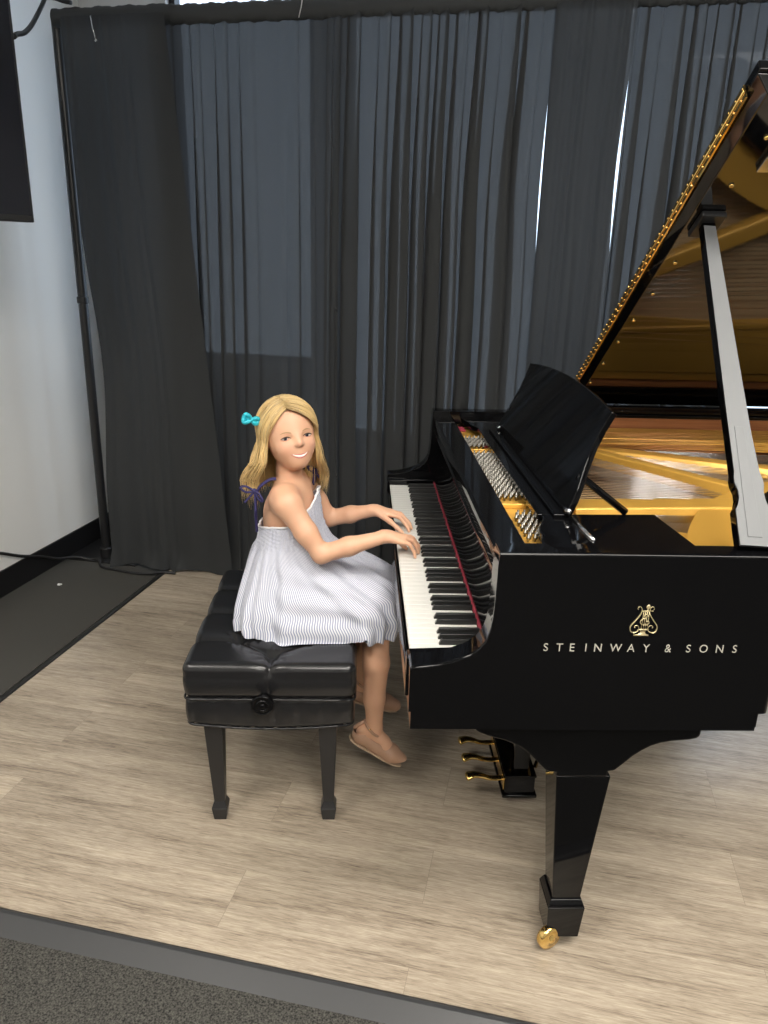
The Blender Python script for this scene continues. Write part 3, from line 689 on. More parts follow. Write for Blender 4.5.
# lid prop: shaped stick
A=np.array([.612,.032,.9785]); B=np.array([.657,.558,1.572]); ax=(B-A); Lp=np.linalg.norm(ax); ax/=Lp
side=np.array([1.,0,0]); side-=ax*(side@ax); side/=np.linalg.norm(side); nn=np.cross(side,ax)
if nn[1]>0: nn=-nn
def prof(h):
    if h<.02: return -.034,.036
    tbl=[(0,-.0335,.036),(.03,-.034,.036),(.075,-.033,.036),(.085,-.028,.033),(.10,-.0235,.029),(.115,-.0235,.028),(.13,-.028,.031),(.142,-.0285,.030),(.155,-.026,.0265),(.24,-.0255,.0215),(.30,-.025,.0205),(Lp-.02,-.017,.0125),(Lp,-.017,.0125)]
    hs=[t[0] for t in tbl]; return np.interp(h,hs,[t[1] for t in tbl]),np.interp(h,hs,[t[2] for t in tbl])
hs=[0,.02,.03,.05,.075,.08,.085,.092,.10,.108,.115,.122,.13,.136,.142,.155,.18,.24,.3,.45,.6,Lp-.02,Lp]
vs=[];fs=[]
for h in hs:
    l,r=prof(h)
    for s_,t_ in ((l,0),(r,0),(r,1),(l,1)): vs.append(A+ax*h+side*s_+nn*(.012 if t_==0 else -.012))
for i in range(len(hs)-1):
    for k in range(4): fs.append((4*i+k,4*i+4+k,4*i+4+(k+1)%4,4*i+(k+1)%4))
fs.append((0,1,2,3)); e=4*(len(hs)-1); fs.append((e+3,e+2,e+1,e))
mb=MB(); mb.add(vs,fs); prop=obj('lid_prop',mb,lacquer,pno,bevel=.002,angle=50)
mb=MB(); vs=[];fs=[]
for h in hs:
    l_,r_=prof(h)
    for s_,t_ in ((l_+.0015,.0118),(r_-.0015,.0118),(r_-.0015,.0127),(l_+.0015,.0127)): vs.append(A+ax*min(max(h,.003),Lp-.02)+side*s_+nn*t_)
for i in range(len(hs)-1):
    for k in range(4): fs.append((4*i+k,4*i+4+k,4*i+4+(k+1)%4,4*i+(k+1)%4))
fs.append((0,1,2,3)); e=4*(len(hs)-1); fs.append((e+3,e+2,e+1,e)); mb.add(vs,fs); tag(obj('prop_reflection_face',mb,prop_m,prop),'silver grey front face coloured as a bright reflection')  # grey layer over the black stick, painted in place of its reflection
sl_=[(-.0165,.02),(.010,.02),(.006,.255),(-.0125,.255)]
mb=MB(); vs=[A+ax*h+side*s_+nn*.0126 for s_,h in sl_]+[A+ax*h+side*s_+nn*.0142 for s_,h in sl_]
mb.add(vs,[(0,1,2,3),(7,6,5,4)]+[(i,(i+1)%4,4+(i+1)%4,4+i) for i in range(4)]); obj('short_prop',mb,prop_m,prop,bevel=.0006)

# legs
def leg(cx,cy,ex_,label=None):
    br=[(cx-.233,.6078),(cx-.233,.585),(cx-.230,.578),(cx-.223,.5735),(cx-.205,.566),(cx-.170,.556),(cx-.139,.541),(cx-.118,.524),(cx-.100,.505),(cx-.083,.487),(cx-.072,.4805),(cx-.058,.480),(cx-.058,.470),(cx+.049,.470),(cx+.049,.483),(cx+.062,.485),(cx+.080,.503),(cx+.096,.520),(cx+.112,.533),(cx+.130,.5445),(cx+.150,.552),(cx+.170,.556),(cx+.208,.560),(cx+.221,.563),(cx+.227,.568),(cx+.229,.575),(cx+.229,.6078)]
    mb=MB(); mb.prism(br,'y',cy-.052,cy+.052); g=obj('leg',mb,lacquer,pno,bevel=.004)
    mb=MB(); mb.frust((cx+.001,cy,.135),(.0315,.034),(cx,cy,.4702),(.057,.050)); obj('leg_column',mb,lacquer,g,bevel=.003)
    mb=MB(); mb.frust((cx+.001,cy,.118),(.041,.044),(cx+.001,cy,.135),(.034,.037)); mb.frust((cx+.001,cy,.030),(.036,.039),(cx+.001,cy,.1178),(.0415,.0445)); obj('leg_foot',mb,lacquer,g,bevel=.002)
    mb=MB(); cyl=(cx-.029,cy-.036,.0290)
    mb.lathe([(.004,-.016),(.007,-.0155),(.008,-.012),(.021,-.011),(.0272,-.009),(.0288,-.004),(.0288,.004),(.0272,.009),(.021,.011),(.008,.012),(.007,.0155),(.004,.016)],cyl,(.42,-.90,0),28); obj('caster_wheel',mb,brass,g,smooth=True)
    mb=MB(); mb.lathe([(.012,0),(.012,.012),(.018,.014)],(cx-.006,cy-.002,.0175),seg=14); mb.tube([(cx-.006,cy-.002,.024),(cx-.024,cy-.022,.026)],.007,8); obj('caster_fork',mb,brass,g,smooth=True)
leg(.348,.090,0); leg(.348,W-.09,0); leg(1.72,1.13,0)
# pedal lyre
ly=.64
mb=MB(); mb.box((.300,ly-.118,.040),(.385,ly+.118,.098)); mb.box((.293,ly-.126,.034),(.392,ly+.126,.044)); mb.box((.297,ly-.122,.098),(.388,ly+.122,.106)); lyre=obj('pedal_lyre',mb,lacquer,pno,bevel=.003)
for s in (-1,1):
    mb=MB(); mb.frust((.345,ly+s*.085,.106),(.022,.020),(.345,ly+s*.085,.57),(.026,.024)); obj('lyre_post',mb,lacquer,lyre,bevel=.003)
mb=MB(); mb.box((.28,ly-.14,.57),(.41,ly+.14,.612)); obj('lyre_block',mb,lacquer,lyre,bevel=.003)
for s in (-.02,.02):
    mb=MB(); mb.tube([(.345,ly+s,.106),(.345,ly+s,.57)],.004,8); obj('lyre_rod',mb,brass,lyre,smooth=True)
for s in (-1,1):
    mb=MB(); mb.tube([(.385,ly+s*.10,.12),(.52,ly+s*.06,.611)],.006,8); obj('lyre_brace',mb,brass,lyre,smooth=True)
mb=MB(); mb.box((.2965,ly-.112,.052),(.2998,ly+.112,.09)); obj('pedal_plate',mb,brass,lyre,bevel=.001)
for dy in (-.085,0,.085):
    pts=[(.2995,ly+dy,.072),(.275,ly+dy,.071),(.255,ly+dy,.073),(.235,ly+dy,.080),(.215,ly+dy,.082),(.200,ly+dy,.078),(.193,ly+dy,.074)]
    c_=catmull(pts,5); mb=MB(); nn_=len(c_)
    wd=[np.interp(i/nn_,[0,.3,.6,.85,1],[.011,.0105,.014,.019,.009]) for i in range(nn_)]
    mb.tube(c_,wd,10,flat=.5); obj('pedal',mb,brass,lyre,smooth=True)

# ================================================================== BENCH (piano frame)
BX0,BX1,BY0,BY1=-.566,-.128,.442,1.075; bcx,bcy=(BX0+BX1)/2,(BY0+BY1)/2
bn=thing('piano_bench',(bcx,bcy,0),'black tufted leather piano bench with square tapered legs and side knob','bench')
def rbox(lo,hi,r,h,disp=None,k=0):
    lo=np.array(lo);hi=np.array(hi); S=SDF(lo-.02,hi+.02,h); sl,P=S.block(S.lo,S.lo+S.h*S.n)
    c=(lo+hi)/2; q=np.abs(P-c)-(hi-lo)/2+r
    d=np.linalg.norm(np.maximum(q,0),axis=-1)+np.minimum(q.max(-1),0)-r
    if disp is not None: d=d+disp(P)
    S.F[...]=d[:S.n[0],:S.n[1],:S.n[2]]; return S.mesh(1)
rows=[]; k=0; y=BY0+.063
dim=[]
while y<BY1-.04:
    dim += [(bcx,y)] if k%2==0 else [(bcx-.098,y),(bcx+.098,y)]
    y+=.0845; k+=1
edges=[]
for i,a in enumerate(dim):
    for b_ in dim[i+1:]:
        d_=math.hypot(a[0]-b_[0],a[1]-b_[1])
        if .11<d_<.14: edges.append((a,b_))
for (x,y) in dim:
    if x<bcx-.05: edges.append(((x,y),(BX0-.0,y+.0)))
    if x>bcx+.05: edges.append(((x,y),(BX1+.0,y+.0)))
edges.append((dim[0],(bcx,BY0-.02))); last=[p for p in dim if p[1]>BY1-.12]
for p in last: edges.append((p,(p[0],BY1+.02)))
def tuft(P):
    X,Y,Z=P[...,0],P[...,1],P[...,2]; out=np.zeros_like(X)
    x=X[:,:,0]; y=Y[:,:,0]; g=np.zeros_like(x)
    for (a,b_) in edges:
        a_=np.array(a);ba=np.array(b_)-a_; t=np.clip(((x-a_[0])*ba[0]+(y-a_[1])*ba[1])/(ba@ba),0,1)
        d=np.hypot(x-a_[0]-t*ba[0],y-a_[1]-t*ba[1]); g=np.maximum(g,.0075*np.exp(-np.abs(d)/.007)+.006*np.exp(-(d/.028)**2))
    for (a,b_) in dim:
        r=np.hypot(x-a,y-b_); g=g+.020*np.exp(-(r/.017)**2)
        an=np.arctan2(y-b_,x-a); g=g+.0028*np.maximum(0,np.cos(8*an))*np.exp(-((r-.028)/.018)**2)
    puff=.004*np.cos((x-bcx)/(BX1-BX0)*2*math.pi*1.0)*0
    mask=np.clip((Z-.455)/.03,0,1)
    # front seam runs down the end
    sm_=.004*np.exp(-np.abs(X-bcx)/.006)*(Y<BY0+.05)
    # sides of the cushion bulge
    bul=-.004*np.exp(-((Z-.437)/.025)**2)
    return g[:,:,None]*mask+sm_+bul-.004*mask
mb,V=rbox((BX0,BY0,.392),(BX1,BY1,.490),.020,.003,tuft); obj('seat_cushion',mb,leather,bn,smooth=True)
def lowd(P):
    X,Y,Z=P[...,0],P[...,1],P[...,2]
    w=.0014*np.sin(X*95+Y*60)*np.sin(Z*40)+.0008*np.sin(X*210+3*np.sin(Y*30))
    drop=-.0*X
    return w-.003*np.exp(-((Z-.36)/.03)**2)
mb,V=rbox((BX0+.004,BY0+.004,.316),(BX1-.004,BY1-.004,.395),.012,.0035,lowd); mb.v=[(x,y,z-.013*max(0,1-((x-bcx)/.205)**2)*min(1,max(0,(.365-z)/.03))) for x,y,z in mb.v]; obj('seat_box',mb,leather,bn,smooth=True)
def loop(z,ix,r,rad):
    pts=[]
    for cx_,cy_,a0 in ((BX1-ix-rad,BY0+ix+rad,-90),(BX1-ix-rad,BY1-ix-rad,0),(BX0+ix+rad,BY1-ix-rad,90),(BX0+ix+rad,BY0+ix+rad,180)):
        for k in range(7): a=math.radians(a0+15*k); pts.append((cx_+rad*math.cos(a),cy_+rad*math.sin(a),z))
    return pts+[pts[0]]
for z,ix in ((.3935,-.0005),(.3175,.004)):
    q=loop(z,ix,.003,.02); pts=[]
    for a,b_ in zip(q[:-1],q[1:]):
        m=max(1,int(math.dist(a,b_)/.03))
        for k in range(m): pts.append(tuple(a[i]+(b_[i]-a[i])*k/m for i in range(3)))
    pts.append(pts[0])
    pts=[(x,y,z_-(.013*max(0,1-((x-bcx)/.205)**2) if z<.35 else 0)) for x,y,z_ in pts]
    mb=MB(); mb.tube(pts,.0035,8); obj('welt',mb,leather,bn,smooth=True)
b0=None
for x,y in dim:
    mb=MB(); mb.sphere((x,y,.4705),(.009,.009,.004),12,8)
    if b0 is None: b0=obj('tuft_button',mb,leather,bn,smooth=True); d0=(x,y)
    else: copyto(b0,bn,(x-d0[0],y-d0[1],0))
mb=MB(); mb.box((BX0+.03,BY0+.03,.292),(BX1-.03,BY1-.03,.323)); obj('apron',mb,satin,bn,bevel=.002)
for sx in (-1,1):
    for sy in (-1,1):
        lx=bcx-.002+sx*.150; ly_=bcy+sy*(.2775); fo=-.006*sx if sx<0 else .003
        mb=MB(); mb.frust((lx+fo,ly_,.052),(.0145,.0145),(lx,ly_,.322),(.0255,.0255))
        g=obj('leg',mb,satin,bn,bevel=.003)
        mb=MB(); cx_,cz=lx+fo,0
        mb.frust((cx_,ly_,.0005),(.0165,.0165),(cx_,ly_,.040),(.0215,.0215)); mb.frust((cx_,ly_,.040),(.0215,.0215),(cx_,ly_,.060),(.0145,.0145)); obj('foot',mb,satin,g,bevel=.0015)
for s,y in ((-1,BY0),(1,BY1)):
    c=(bcx-.012,y+s*.014,.404); d=(0,s,0)
    mb=MB(); mb.lathe([(r_*1.12,h_) for r_,h_ in [(.010,-.02),(.010,.012),(.017,.014),(.017,.018),(.024,.020),(.0262,.024),(.0262,.031),(.0245,.034),(.0215,.0348),(.0200,.0335),(.0150,.0335),(.0140,.035),(.0105,.0355),(.0095,.0340),(.0058,.0340),(.005,.0362),(.002,.037)]],c,d,32); obj('adjusting_knob',mb,lacquer,bn,smooth=True,bevel=.0006)

# ================================================================== THE CHILD (piano frame)
gp=thing('person',(-.30,.75,.49),'blonde child in striped sundress sitting on the bench playing and smiling at the viewer','person')
v3=lambda *a: np.array(a,float)
# head frame: l = her left, f = where she looks, u = up
fy=math.radians(23); f=v3(math.sin(fy),-math.cos(fy),.13); f/=np.linalg.norm(f)
l=np.cross(v3(0,0,1),f)*-1; l=-np.cross(v3(0,0,1),f); l=np.cross(f,v3(0,0,1)); l=-l; l/=np.linalg.norm(l)
# her left when she faces -y is +x
if l[0]<0: l=-l
u=np.cross(l,f); 
if u[2]<0: u=-u
rl=math.radians(6.5); l,u=l*math.cos(rl)+u*math.sin(rl), u*math.cos(rl)-l*math.sin(rl)
HC=v3(-.318,.742,1.030)
Mh=np.stack([l,f,u]); HS=.985
def H(a,b_,c): return HC+HS*(a*l+b_*f+c*u)
S=SDF((-.50,.50,.02),(.10,1.0,1.17),.0028)
# ---- trunk
S.cone((-.345,.75,.575),(-.325,.75,.66),.090,.075,.03)
S.cone((-.325,.75,.66),(-.315,.75,.80),.075,.068,.03)
S.ell((-.315,.748,.80),(.068,.092,.085),.03)
S.cone((-.322,.675,.862),(-.300,.825,.862),.042,.042,.03)
S.ell((-.345,.75,.575),(.10,.115,.08),.03)
# neck
S.cone((-.318,.748,.87),(-.318,.745,.975),.037,.034,.02)
# ---- head
S.ell(H(0,-.008,.014),np.array([.071,.086,.076])*HS,.02,Mh)
S.ell(H(0,.017,-.026),np.array([.0575,.0635,.060])*HS,.02,Mh)
S.ell(H(0,.026,-.050),np.array([.0475,.0525,.0455])*HS,.018,Mh)
S.ell(H(0,.052,-.077),np.array([.0215,.0200,.0180])*HS,.022,Mh)
for s in (-1,1):
    S.ell(H(s*.030,.050,-.034),np.array([.021,.0205,.018])*HS,.018,Mh)
    S.ell(H(s*.071,-.005,-.012),np.array([.008,.018,.026])*HS,.006,Mh)        # ear
# nose
S.cone(H(0,.0755,-.004),H(0,.0860,-.0225),.0048*HS,.0066*HS,.012)
S.ell(H(0,.0872,-.0255),np.array([.0070,.0066,.0056])*HS,.007,Mh)
for s in (-1,1): S.ell(H(s*.0078,.0805,-.0278),np.array([.0052,.0062,.0042])*HS,.006,Mh)
def sface(a,c):
    """how far the face lies forward at (a to her left, c up)"""
    prev=None
    for y in np.arange(.115,.02,-.0008):
        g=(H(a,y,c)-S.lo)/S.h; i0=np.floor(g).astype(int); fr=g-i0; v=0.
        for dx in (0,1):
            for dy in (0,1):
                for dz in (0,1): v+=S.F[i0[0]+dx,i0[1]+dy,i0[2]+dz]*(fr[0] if dx else 1-fr[0])*(fr[1] if dy else 1-fr[1])*(fr[2] if dz else 1-fr[2])
        if v<0: return y
    return .07
for s in (-1,1):                                      # shallow eye hollows
    S.ell(H(s*.0300,sface(s*.030,-.008)+.0052,-.008),np.array([.0150,.0078,.0085])*HS,.008,Mh,sub=True)
# groove of the mouth
mo=[(a,-.0505-.0062*(1-(a/.0265)**2)) for a in np.linspace(-.0265,.0265,9)]
# ---- arms
def limb(pts,rs,k=.012): S.chain([v3(*p) for p in pts],rs,k)
limb([(-.322,.655,.868),(-.312,.633,.862),(-.262,.610,.79),(-.222,.600,.735)],[.040,.036,.028,.0245],.018)
limb([(-.222,.600,.735),(-.150,.603,.757),(-.055,.622,.7785)],[.0245,.0248,.0170],.012)
limb([(-.300,.835,.868),(-.290,.853,.862),(-.250,.880,.795),(-.212,.892,.737)],[.040,.036,.028,.0245],.018)
limb([(-.212,.892,.737),(-.150,.885,.752),(-.080,.868,.7715)],[.0245,.0248,.0170],.012)
# hands: palm then five fingers, the fingertips resting on the white keys
KT=.7214
def hand(w, mirror, tips, thumb):
    """w wrist centre, mirror=-1: thumb toward +y (right hand)"""
    w=np.array(w,float)
    m=1 if mirror>0 else -1
    kn=[]                                        # knuckles
    for i,(dx,dy,dz) in enumerate([(.047,-.020,-.006),(.051,-.007,-.003),(.048,.006,-.004),(.042,.018,-.009)]):
        kn.append(w+v3(dx,dy*m,dz))
    S.cone(w+v3(-.008,0,.001),w+v3(.012,0,.0),.0165,.0155,.008)
    for k_ in kn: S.cone(w+v3(.006,(k_-w)[1]*.55,0),k_,.0125,.0085,.008)
    for i,(k_,t_) in enumerate(zip(kn,tips)):
        t_=np.array([t_[0],t_[1],KT+.0058]); mid1=k_+(t_-k_)*.42+v3(.004,0,.0125); mid2=k_+(t_-k_)*.80+v3(.0045,0,.006)
        r=[.0072,.0066,.0060,.0053] if i<3 else [.0064,.0058,.0052,.0046]
        S.chain([k_,mid1,mid2,t_],r,.003)
    b0=w+v3(.010,-.013*m,-.004); t_=np.array([thumb[0],thumb[1],KT+.006]); mid=b0+(t_-b0)*.5+v3(.0,-.006*m,.005)
    S.chain([b0,mid,b0+(t_-b0)*.78+v3(.001,-.003*m,.001),t_],[.0100,.0078,.0066,.0053],.005)
hand((-.052,.623,.779),-1,[(.035,.672),(.040,.656),(.037,.640),(.026,.606)],(.006,.668))
hand((-.078,.867,.771),1,[(.022,.815),(.030,.838),(.027,.855),(.018,.873)],(.002,.800))
# ---- legs
limb([(-.335,.695,.565),(-.20,.665,.558),(-.085,.640,.535)],[.066,.056,.044],.02)
limb([(-.085,.640,.535),(-.074,.636,.500),(-.070,.626,.40),(-.073,.619,.29),(-.071,.617,.198)],[.042,.039,.037,.030,.0225],.012)
limb([(-.335,.805,.565),(-.21,.830,.560),(-.095,.845,.535)],[.066,.056,.044],.02)
limb([(-.095,.845,.535),(-.082,.845,.500),(-.090,.845,.40),(-.100,.845,.29),(-.102,.843,.212)],[.043,.040,.038,.030,.0225],.012)
def foot(an,d,pitch):
    """an ankle; d horizontal toe direction; pitch down; returns frame"""
    an=np.array(an,float); d=np.array([d[0],d[1],0.]); d/=np.linalg.norm(d); t=d*math.cos(pitch)-v3(0,0,1)*math.sin(pitch); up=d*math.sin(pitch)+v3(0,0,1)*math.cos(pitch); sd=np.cross(t,up)
    return an,t,up,sd
def F_(fr,a,b_,c): an,t,up,sd=fr; return an+a*1.12*t+b_*sd+c*up
fr1=foot((-.071,.617,.198),(1,-.06),math.radians(31)); fr2=foot((-.102,.843,.212),(1,-.02),math.radians(17))
for fr in (fr1,fr2):
    S.chain([F_(fr,0,0,0),F_(fr,-.012,0,-.022),F_(fr,-.018,0,-.034)],[.0225,.022,.019],.01)
    S.chain([F_(fr,.0,0,-.014),F_(fr,.045,0,-.031),F_(fr,.085,0,-.045)],[.024,.0205,.013],.01)
    S.chain([F_(fr,.05,.010,-.036),F_(fr,.090,.010,-.049),F_(fr,.105,.007,-.050)],[.014,.010,.008],.01)
    S.chain([F_(fr,.05,-.012,-.038),F_(fr,.082,-.012,-.049),F_(fr,.096,-.010,-.050)],[.013,.010,.008],.01)
mb,V=S.mesh(2)
base=v3(.64,.365,.235)
tint=np.tile(base,(len(V),1))
q=((V-HC)@Mh.T)/HS
def blend(mask,col):
    global tint
    tint=tint*(1-mask[:,None])+np.array(col)*mask[:,None]
for s in (-1,1):
    d=np.linalg.norm(q-np.array([s*.035,.068,-.034]),axis=1); blend(.30*np.exp(-(d/.018)**2),(.66,.29,.21))
d=np.linalg.norm(q-np.array([0,.096,-.026]),axis=1); blend(.25*np.exp(-(d/.010)**2),(.64,.30,.22))
body=obj('body',mb,skin,gp,smooth=True,tint=tint)
# ---- eyes, brows, mouth
R3=Matrix(((l[0],f[0],u[0]),(l[1],f[1],u[1]),(l[2],f[2],u[2])))
lid_m2=mat('eyelid_skin',(.55,.27,.18),.6); lip_m=mat('lips',(.52,.17,.15),.45)
def on(a,c,d=0.): return H(a,sface(a,c)+d,c)
for s in (-1,1):
    ec=(s*.0300,-.0085); ys=sface(*ec)
    c=H(ec[0],ys-.0062,ec[1])
    mb=MB(); mb.sphere(c,(.0122,.0088,.0050),20,14,R3); ey=obj('eye',mb,eyew,body,smooth=True)
    ic=H(ec[0]-.0016,ys-.0062+.0080,ec[1]+.0003)
    mb=MB(); mb.sphere(ic,(.0048,.0018,.0046),16,10,R3); obj('iris',mb,iris_m,ey,smooth=True)
    mb=MB(); mb.sphere(ic+f*.0014,(.0025,.0010,.0025),12,8,R3); obj('pupil',mb,pupil_m,ey,smooth=True)
    arc=lambda h0,h1,d: [H(ec[0]+a,max(sface(ec[0]+a,ec[1]+cc)+.0006, ys-.0062+.0094*math.sqrt(max(0,1-(a/.0145)**2))),ec[1]+cc) for a,cc in ((-.0135,h0),(-.0080,(h0+2*h1)/3),(0,h1),(.0080,(h0+2*h1)/3),(.0135,h0))]
    mb=MB(); mb.tube(catmull(arc(-.0002,.0046,0),3),[.0008+.0011*math.sin(math.pi*k/12) for k in range(13)],6); obj('eyelashes',mb,lash_m,body,smooth=True)
    mb=MB(); mb.tube(catmull(arc(-.0006,-.0043,0),3),.0007,6); obj('lower_eyelid',mb,lid_m2,body,smooth=True)
    mb=MB(); bp_=[on(s*a,c_,.0002) for a,c_ in ((.0150,.0052),(.0240,.0082),(.0340,.0080),(.0425,.0042))]
    mb.tube(catmull(bp_,3),[.0008,.0013,.0016,.0018,.0018,.0017,.0015,.0012,.0010,.0006],6); obj('eyebrow',mb,brow_m,body,smooth=True)
up_=[on(a,c+.0026*(1-(a/.0265)**2),-.0004) for a,c in mo]; lw_=[on(a,c-.0062*(1-(a/.0265)**2),-.0004) for a,c in mo]; md_=[on(a*.80,c-.0016*(1-(a/.0265)**2)-.0004,.0002) for a,c in mo]
mb=MB(); mb.tube(up_,[.0005,.0010,.0014,.0016,.0015,.0016,.0014,.0010,.0005],8); obj('upper_lip',mb,lip_m,body,smooth=True)
mb=MB(); mb.tube(lw_,[.0005,.0012,.0018,.0022,.0024,.0022,.0018,.0012,.0005],8); obj('lower_lip',mb,lip_m,body,smooth=True)
mb=MB(); mb.tube(md_,[.0006,.0014,.0021,.0025,.0026,.0025,.0021,.0014,.0006],8,flat=1.); obj('teeth',mb,tooth_m,body,smooth=True)

# ---- dress: rings from the bodice edge to the hem
#        t  : xb    xf    yn    yf    zback zside zfront exponent
rings=[(-.402,-.236,.642,.858,.768,.792,.874,2.0),
       (-.406,-.230,.637,.862,.742,.766,.820,2.0),
       (-.413,-.222,.631,.868,.715,.738,.772,2.0),
       (-.428,-.190,.618,.882,.690,.700,.715,2.1),
       (-.445,-.130,.602,.896,.640,.655,.672,2.4),
       (-.458,-.068,.584,.914,.590,.612,.642,2.9),
       (-.464,-.014,.568,.930,.548,.570,.608,3.6),
       (-.462,.004,.560,.938,.520,.525,.552,4.0),
       (-.455,-.004,.556,.940,.500,.490,.484,4.2)]
rc=catmull(rings,8); NR=len(rc); NP=240
ph=rng.uniform(0,6.28,12)
vs=[];uvs=[]
for j,r in enumerate(rc):
    t=j/(NR-1); xb,xf,yn,yf,zb_,zs_,zf_,ex_=r
    for i in range(NP):
        a=2*math.pi*i/NP; c_,s_=math.cos(a),math.sin(a)
        pc=math.copysign(abs(c_)**(2/ex_),c_); ps=math.copysign(abs(s_)**(2/ex_),s_)
        x=(xb+xf)/2+(xf-xb)/2*pc; y=(yn+yf)/2+(yf-yn)/2*ps
        z=zs_+(zf_-zs_)*max(c_,0)**2+(zb_-zs_)*max(-c_,0)**2
        nx,ny=c_,s_
        A=.0015+.0095*max(0,t-.18)**.8*(1 if t<.85 else 1.25)
        w=.55*math.sin(11*a+ph[0]+.8*t)+.45*math.sin(17*a+ph[1]-1.5*t)+.35*math.sin(27*a+ph[2]+2*math.sin(3*a))*min(1,t*2)+.5*math.sin(5*a+ph[3]+4*t)
        d=A*w
        if t<.27: d+=.0022*math.sin(z*620+2*math.sin(6*a))*.6+.001*math.sin(50*a)
        if t>.4 and c_>-.3: d+=.004*math.sin(7*a+z*90+ph[4])*(1-abs(t-.75)*2)
        z+= .005*math.sin(6*a+ph[5])*max(0,t-.55)*1.4 + (.0032*math.sin(23*a+ph[6]) if t>.95 else 0)
        x+=nx*d; y+=ny*d
        if t>.45 and c_>.2: z+=.005*math.sin(9*s_+12*t+ph[7])*(1-t)
        if x<-.132: z=max(z,.4945)
        elif x<-.10: z=max(z,.4945+(x+.132)*.6)
        vs.append((x,y,z))
    ring=np.array(vs[j*NP:]+[vs[j*NP]]); cum=np.concatenate([[0],np.cumsum(np.hypot(np.diff(ring[:,0]),np.diff(ring[:,1])))]); cum=cum/cum[-1]*230
    uvs += [(cum[i],t) for i in range(NP)]
mb=MB(); mb.add(vs,[(j*NP+i,j*NP+(i+1)%NP,(j+1)*NP+(i+1)%NP,(j+1)*NP+i) for j in range(NR-1) for i in range(NP)])
dr=obj('sundress',mb,dress_m,gp,smooth=True,uv=uvs)
L_=dr.data.uv_layers['UVMap'].data
for p in dr.data.polygons:
    us=[L_[k].uv[0] for k in p.loop_indices]
    if max(us)-min(us)>100:
        for k in p.loop_indices:
            if L_[k].uv[0]<100: L_[k].uv=(L_[k].uv[0]+230,L_[k].uv[1])
md=dr.modifiers.new('thick','SOLIDIFY'); md.thickness=.003; md.offset=1
# white edging on the bodice, and ties
edge=rc[0]; mb=MB(); mb.tube([vs[i%NP] for i in range(0,NP+1,3)],.0032,6,cap=False); obj('bodice_edging',mb,mat('white_cotton',(.78,.78,.80),.85),dr,smooth=True)
def ribbon(pts,w,th,name='shoulder_tie',par=dr):
    mb=MB(); mb.tube(catmull(pts,5),w,8,flat=th); return obj(name,mb,navy,par,smooth=True)
ribbon([(-.402,.690,.765),(-.402,.680,.845),(-.392,.672,.890),(-.365,.672,.914),(-.345,.675,.918)],.009,.45)
ribbon([(-.256,.822,.862),(-.252,.822,.885),(-.262,.822,.905),(-.30,.825,.914)],.010,.45)
for base_,dirs in (((-.402,.665,.885),[(-.035,-.01,.012),(.022,-.006,-.024),(-.026,-.004,-.03),(.004,-.008,-.055)]),((-.250,.812,.905),[(.022,-.008,.014),(-.020,-.010,.012),(.018,-.004,-.03),(-.006,-.006,-.036)])):
    b_=np.array(base_)
    for k,d in enumerate(dirs):
        d=np.array(d)
        if k<2: ribbon([b_,b_+d*.6+v3(0,0,.008),b_+d,b_+d*.6-v3(0,0,.008),b_],.0045,.7,'tie_bow')
        else: ribbon([b_,b_+d*.5,b_+d],.006,.5,'tie_bow')
    mb=MB(); mb.sphere(b_,(.008,.007,.008)); obj('tie_knot',mb,navy,dr,smooth=True)

# ---- shoes
def shoe(fr):
    S2=SDF(np.minimum(F_(fr,-.06,-.05,-.09),F_(fr,.16,.05,.02))-.03,np.maximum(F_(fr,-.06,-.05,-.09),F_(fr,.16,.05,.02))+.03,.0022)
    Ms=np.stack([fr[1],fr[3],fr[2]])
    S2.chain([F_(fr,-.018,0,-.034),F_(fr,-.016,0,-.042)],[.0245,.0265],.01)
    S2.chain([F_(fr,-.012,0,-.040),F_(fr,.03,.002,-.046),F_(fr,.075,.0,-.049),F_(fr,.104,-.001,-.0515)],[.0265,.0250,.0275,.0200],.012)
    S2.chain([F_(fr,.08,.008,-.049),F_(fr,.112,.002,-.0520)],[.020,.0155],.012)
    S2.ell(F_(fr,.026,0,-.008),(.050,.0285,.0300),.004,Ms,sub=True)          # open top
    S2.ell(F_(fr,.04,0,-.093),(.20,.06,.0265),.004,Ms,sub=True)            # flat underneath
    mb,_=S2.mesh(2); sh=obj('shoe',mb,shoe_m,gp,smooth=True)
    mb=MB(); pr=[]
    ol=[(a*.95,b_*.98) for a,b_ in [(-.042,0),(-.036,-.018),(-.015,-.0245),(.03,-.021),(.07,-.0255),(.10,-.0215),(.122,-.010),(.1275,0),(.124,.010),(.105,.0215),(.07,.0265),(.03,.0235),(-.015,.0245),(-.036,.018)]]
    n=len(ol); vs2=[F_(fr,a,b_,-.0655) for a,b_ in ol]+[F_(fr,a,b_,-.0705) for a,b_ in ol]
    mb.add(vs2,[tuple(range(n)),tuple(range(n,2*n))[::-1]]+[(i,n+i,n+(i+1)%n,(i+1)%n) for i in range(n)]); obj('sole',mb,sole_m,sh,bevel=.002)
    mb=MB(); cir=[F_(fr,-.003+.0262*math.cos(a),.0280*math.sin(a),-.004-.008*math.cos(a)) for a in np.linspace(0,2*math.pi,25)]
    mb.tube(cir,.0042,8,cap=False); obj('ankle_strap',mb,shoe_m,sh,smooth=True)
    mb=MB(); mb.tube([F_(fr,-.029,0,0),F_(fr,-.037,0,-.02),F_(fr,-.041,0,-.036)],.006,8); obj('heel_tab',mb,shoe_m,sh,smooth=True)
    mb=MB(); mb.sphere(F_(fr,-.012,.026,-.001) ,.0042,10,8); mb.sphere(F_(fr,-.012,-.026,-.001),.0042,10,8); obj('buckle',mb,brass,sh,smooth=True)
for fr in (fr1,fr2): shoe(fr)

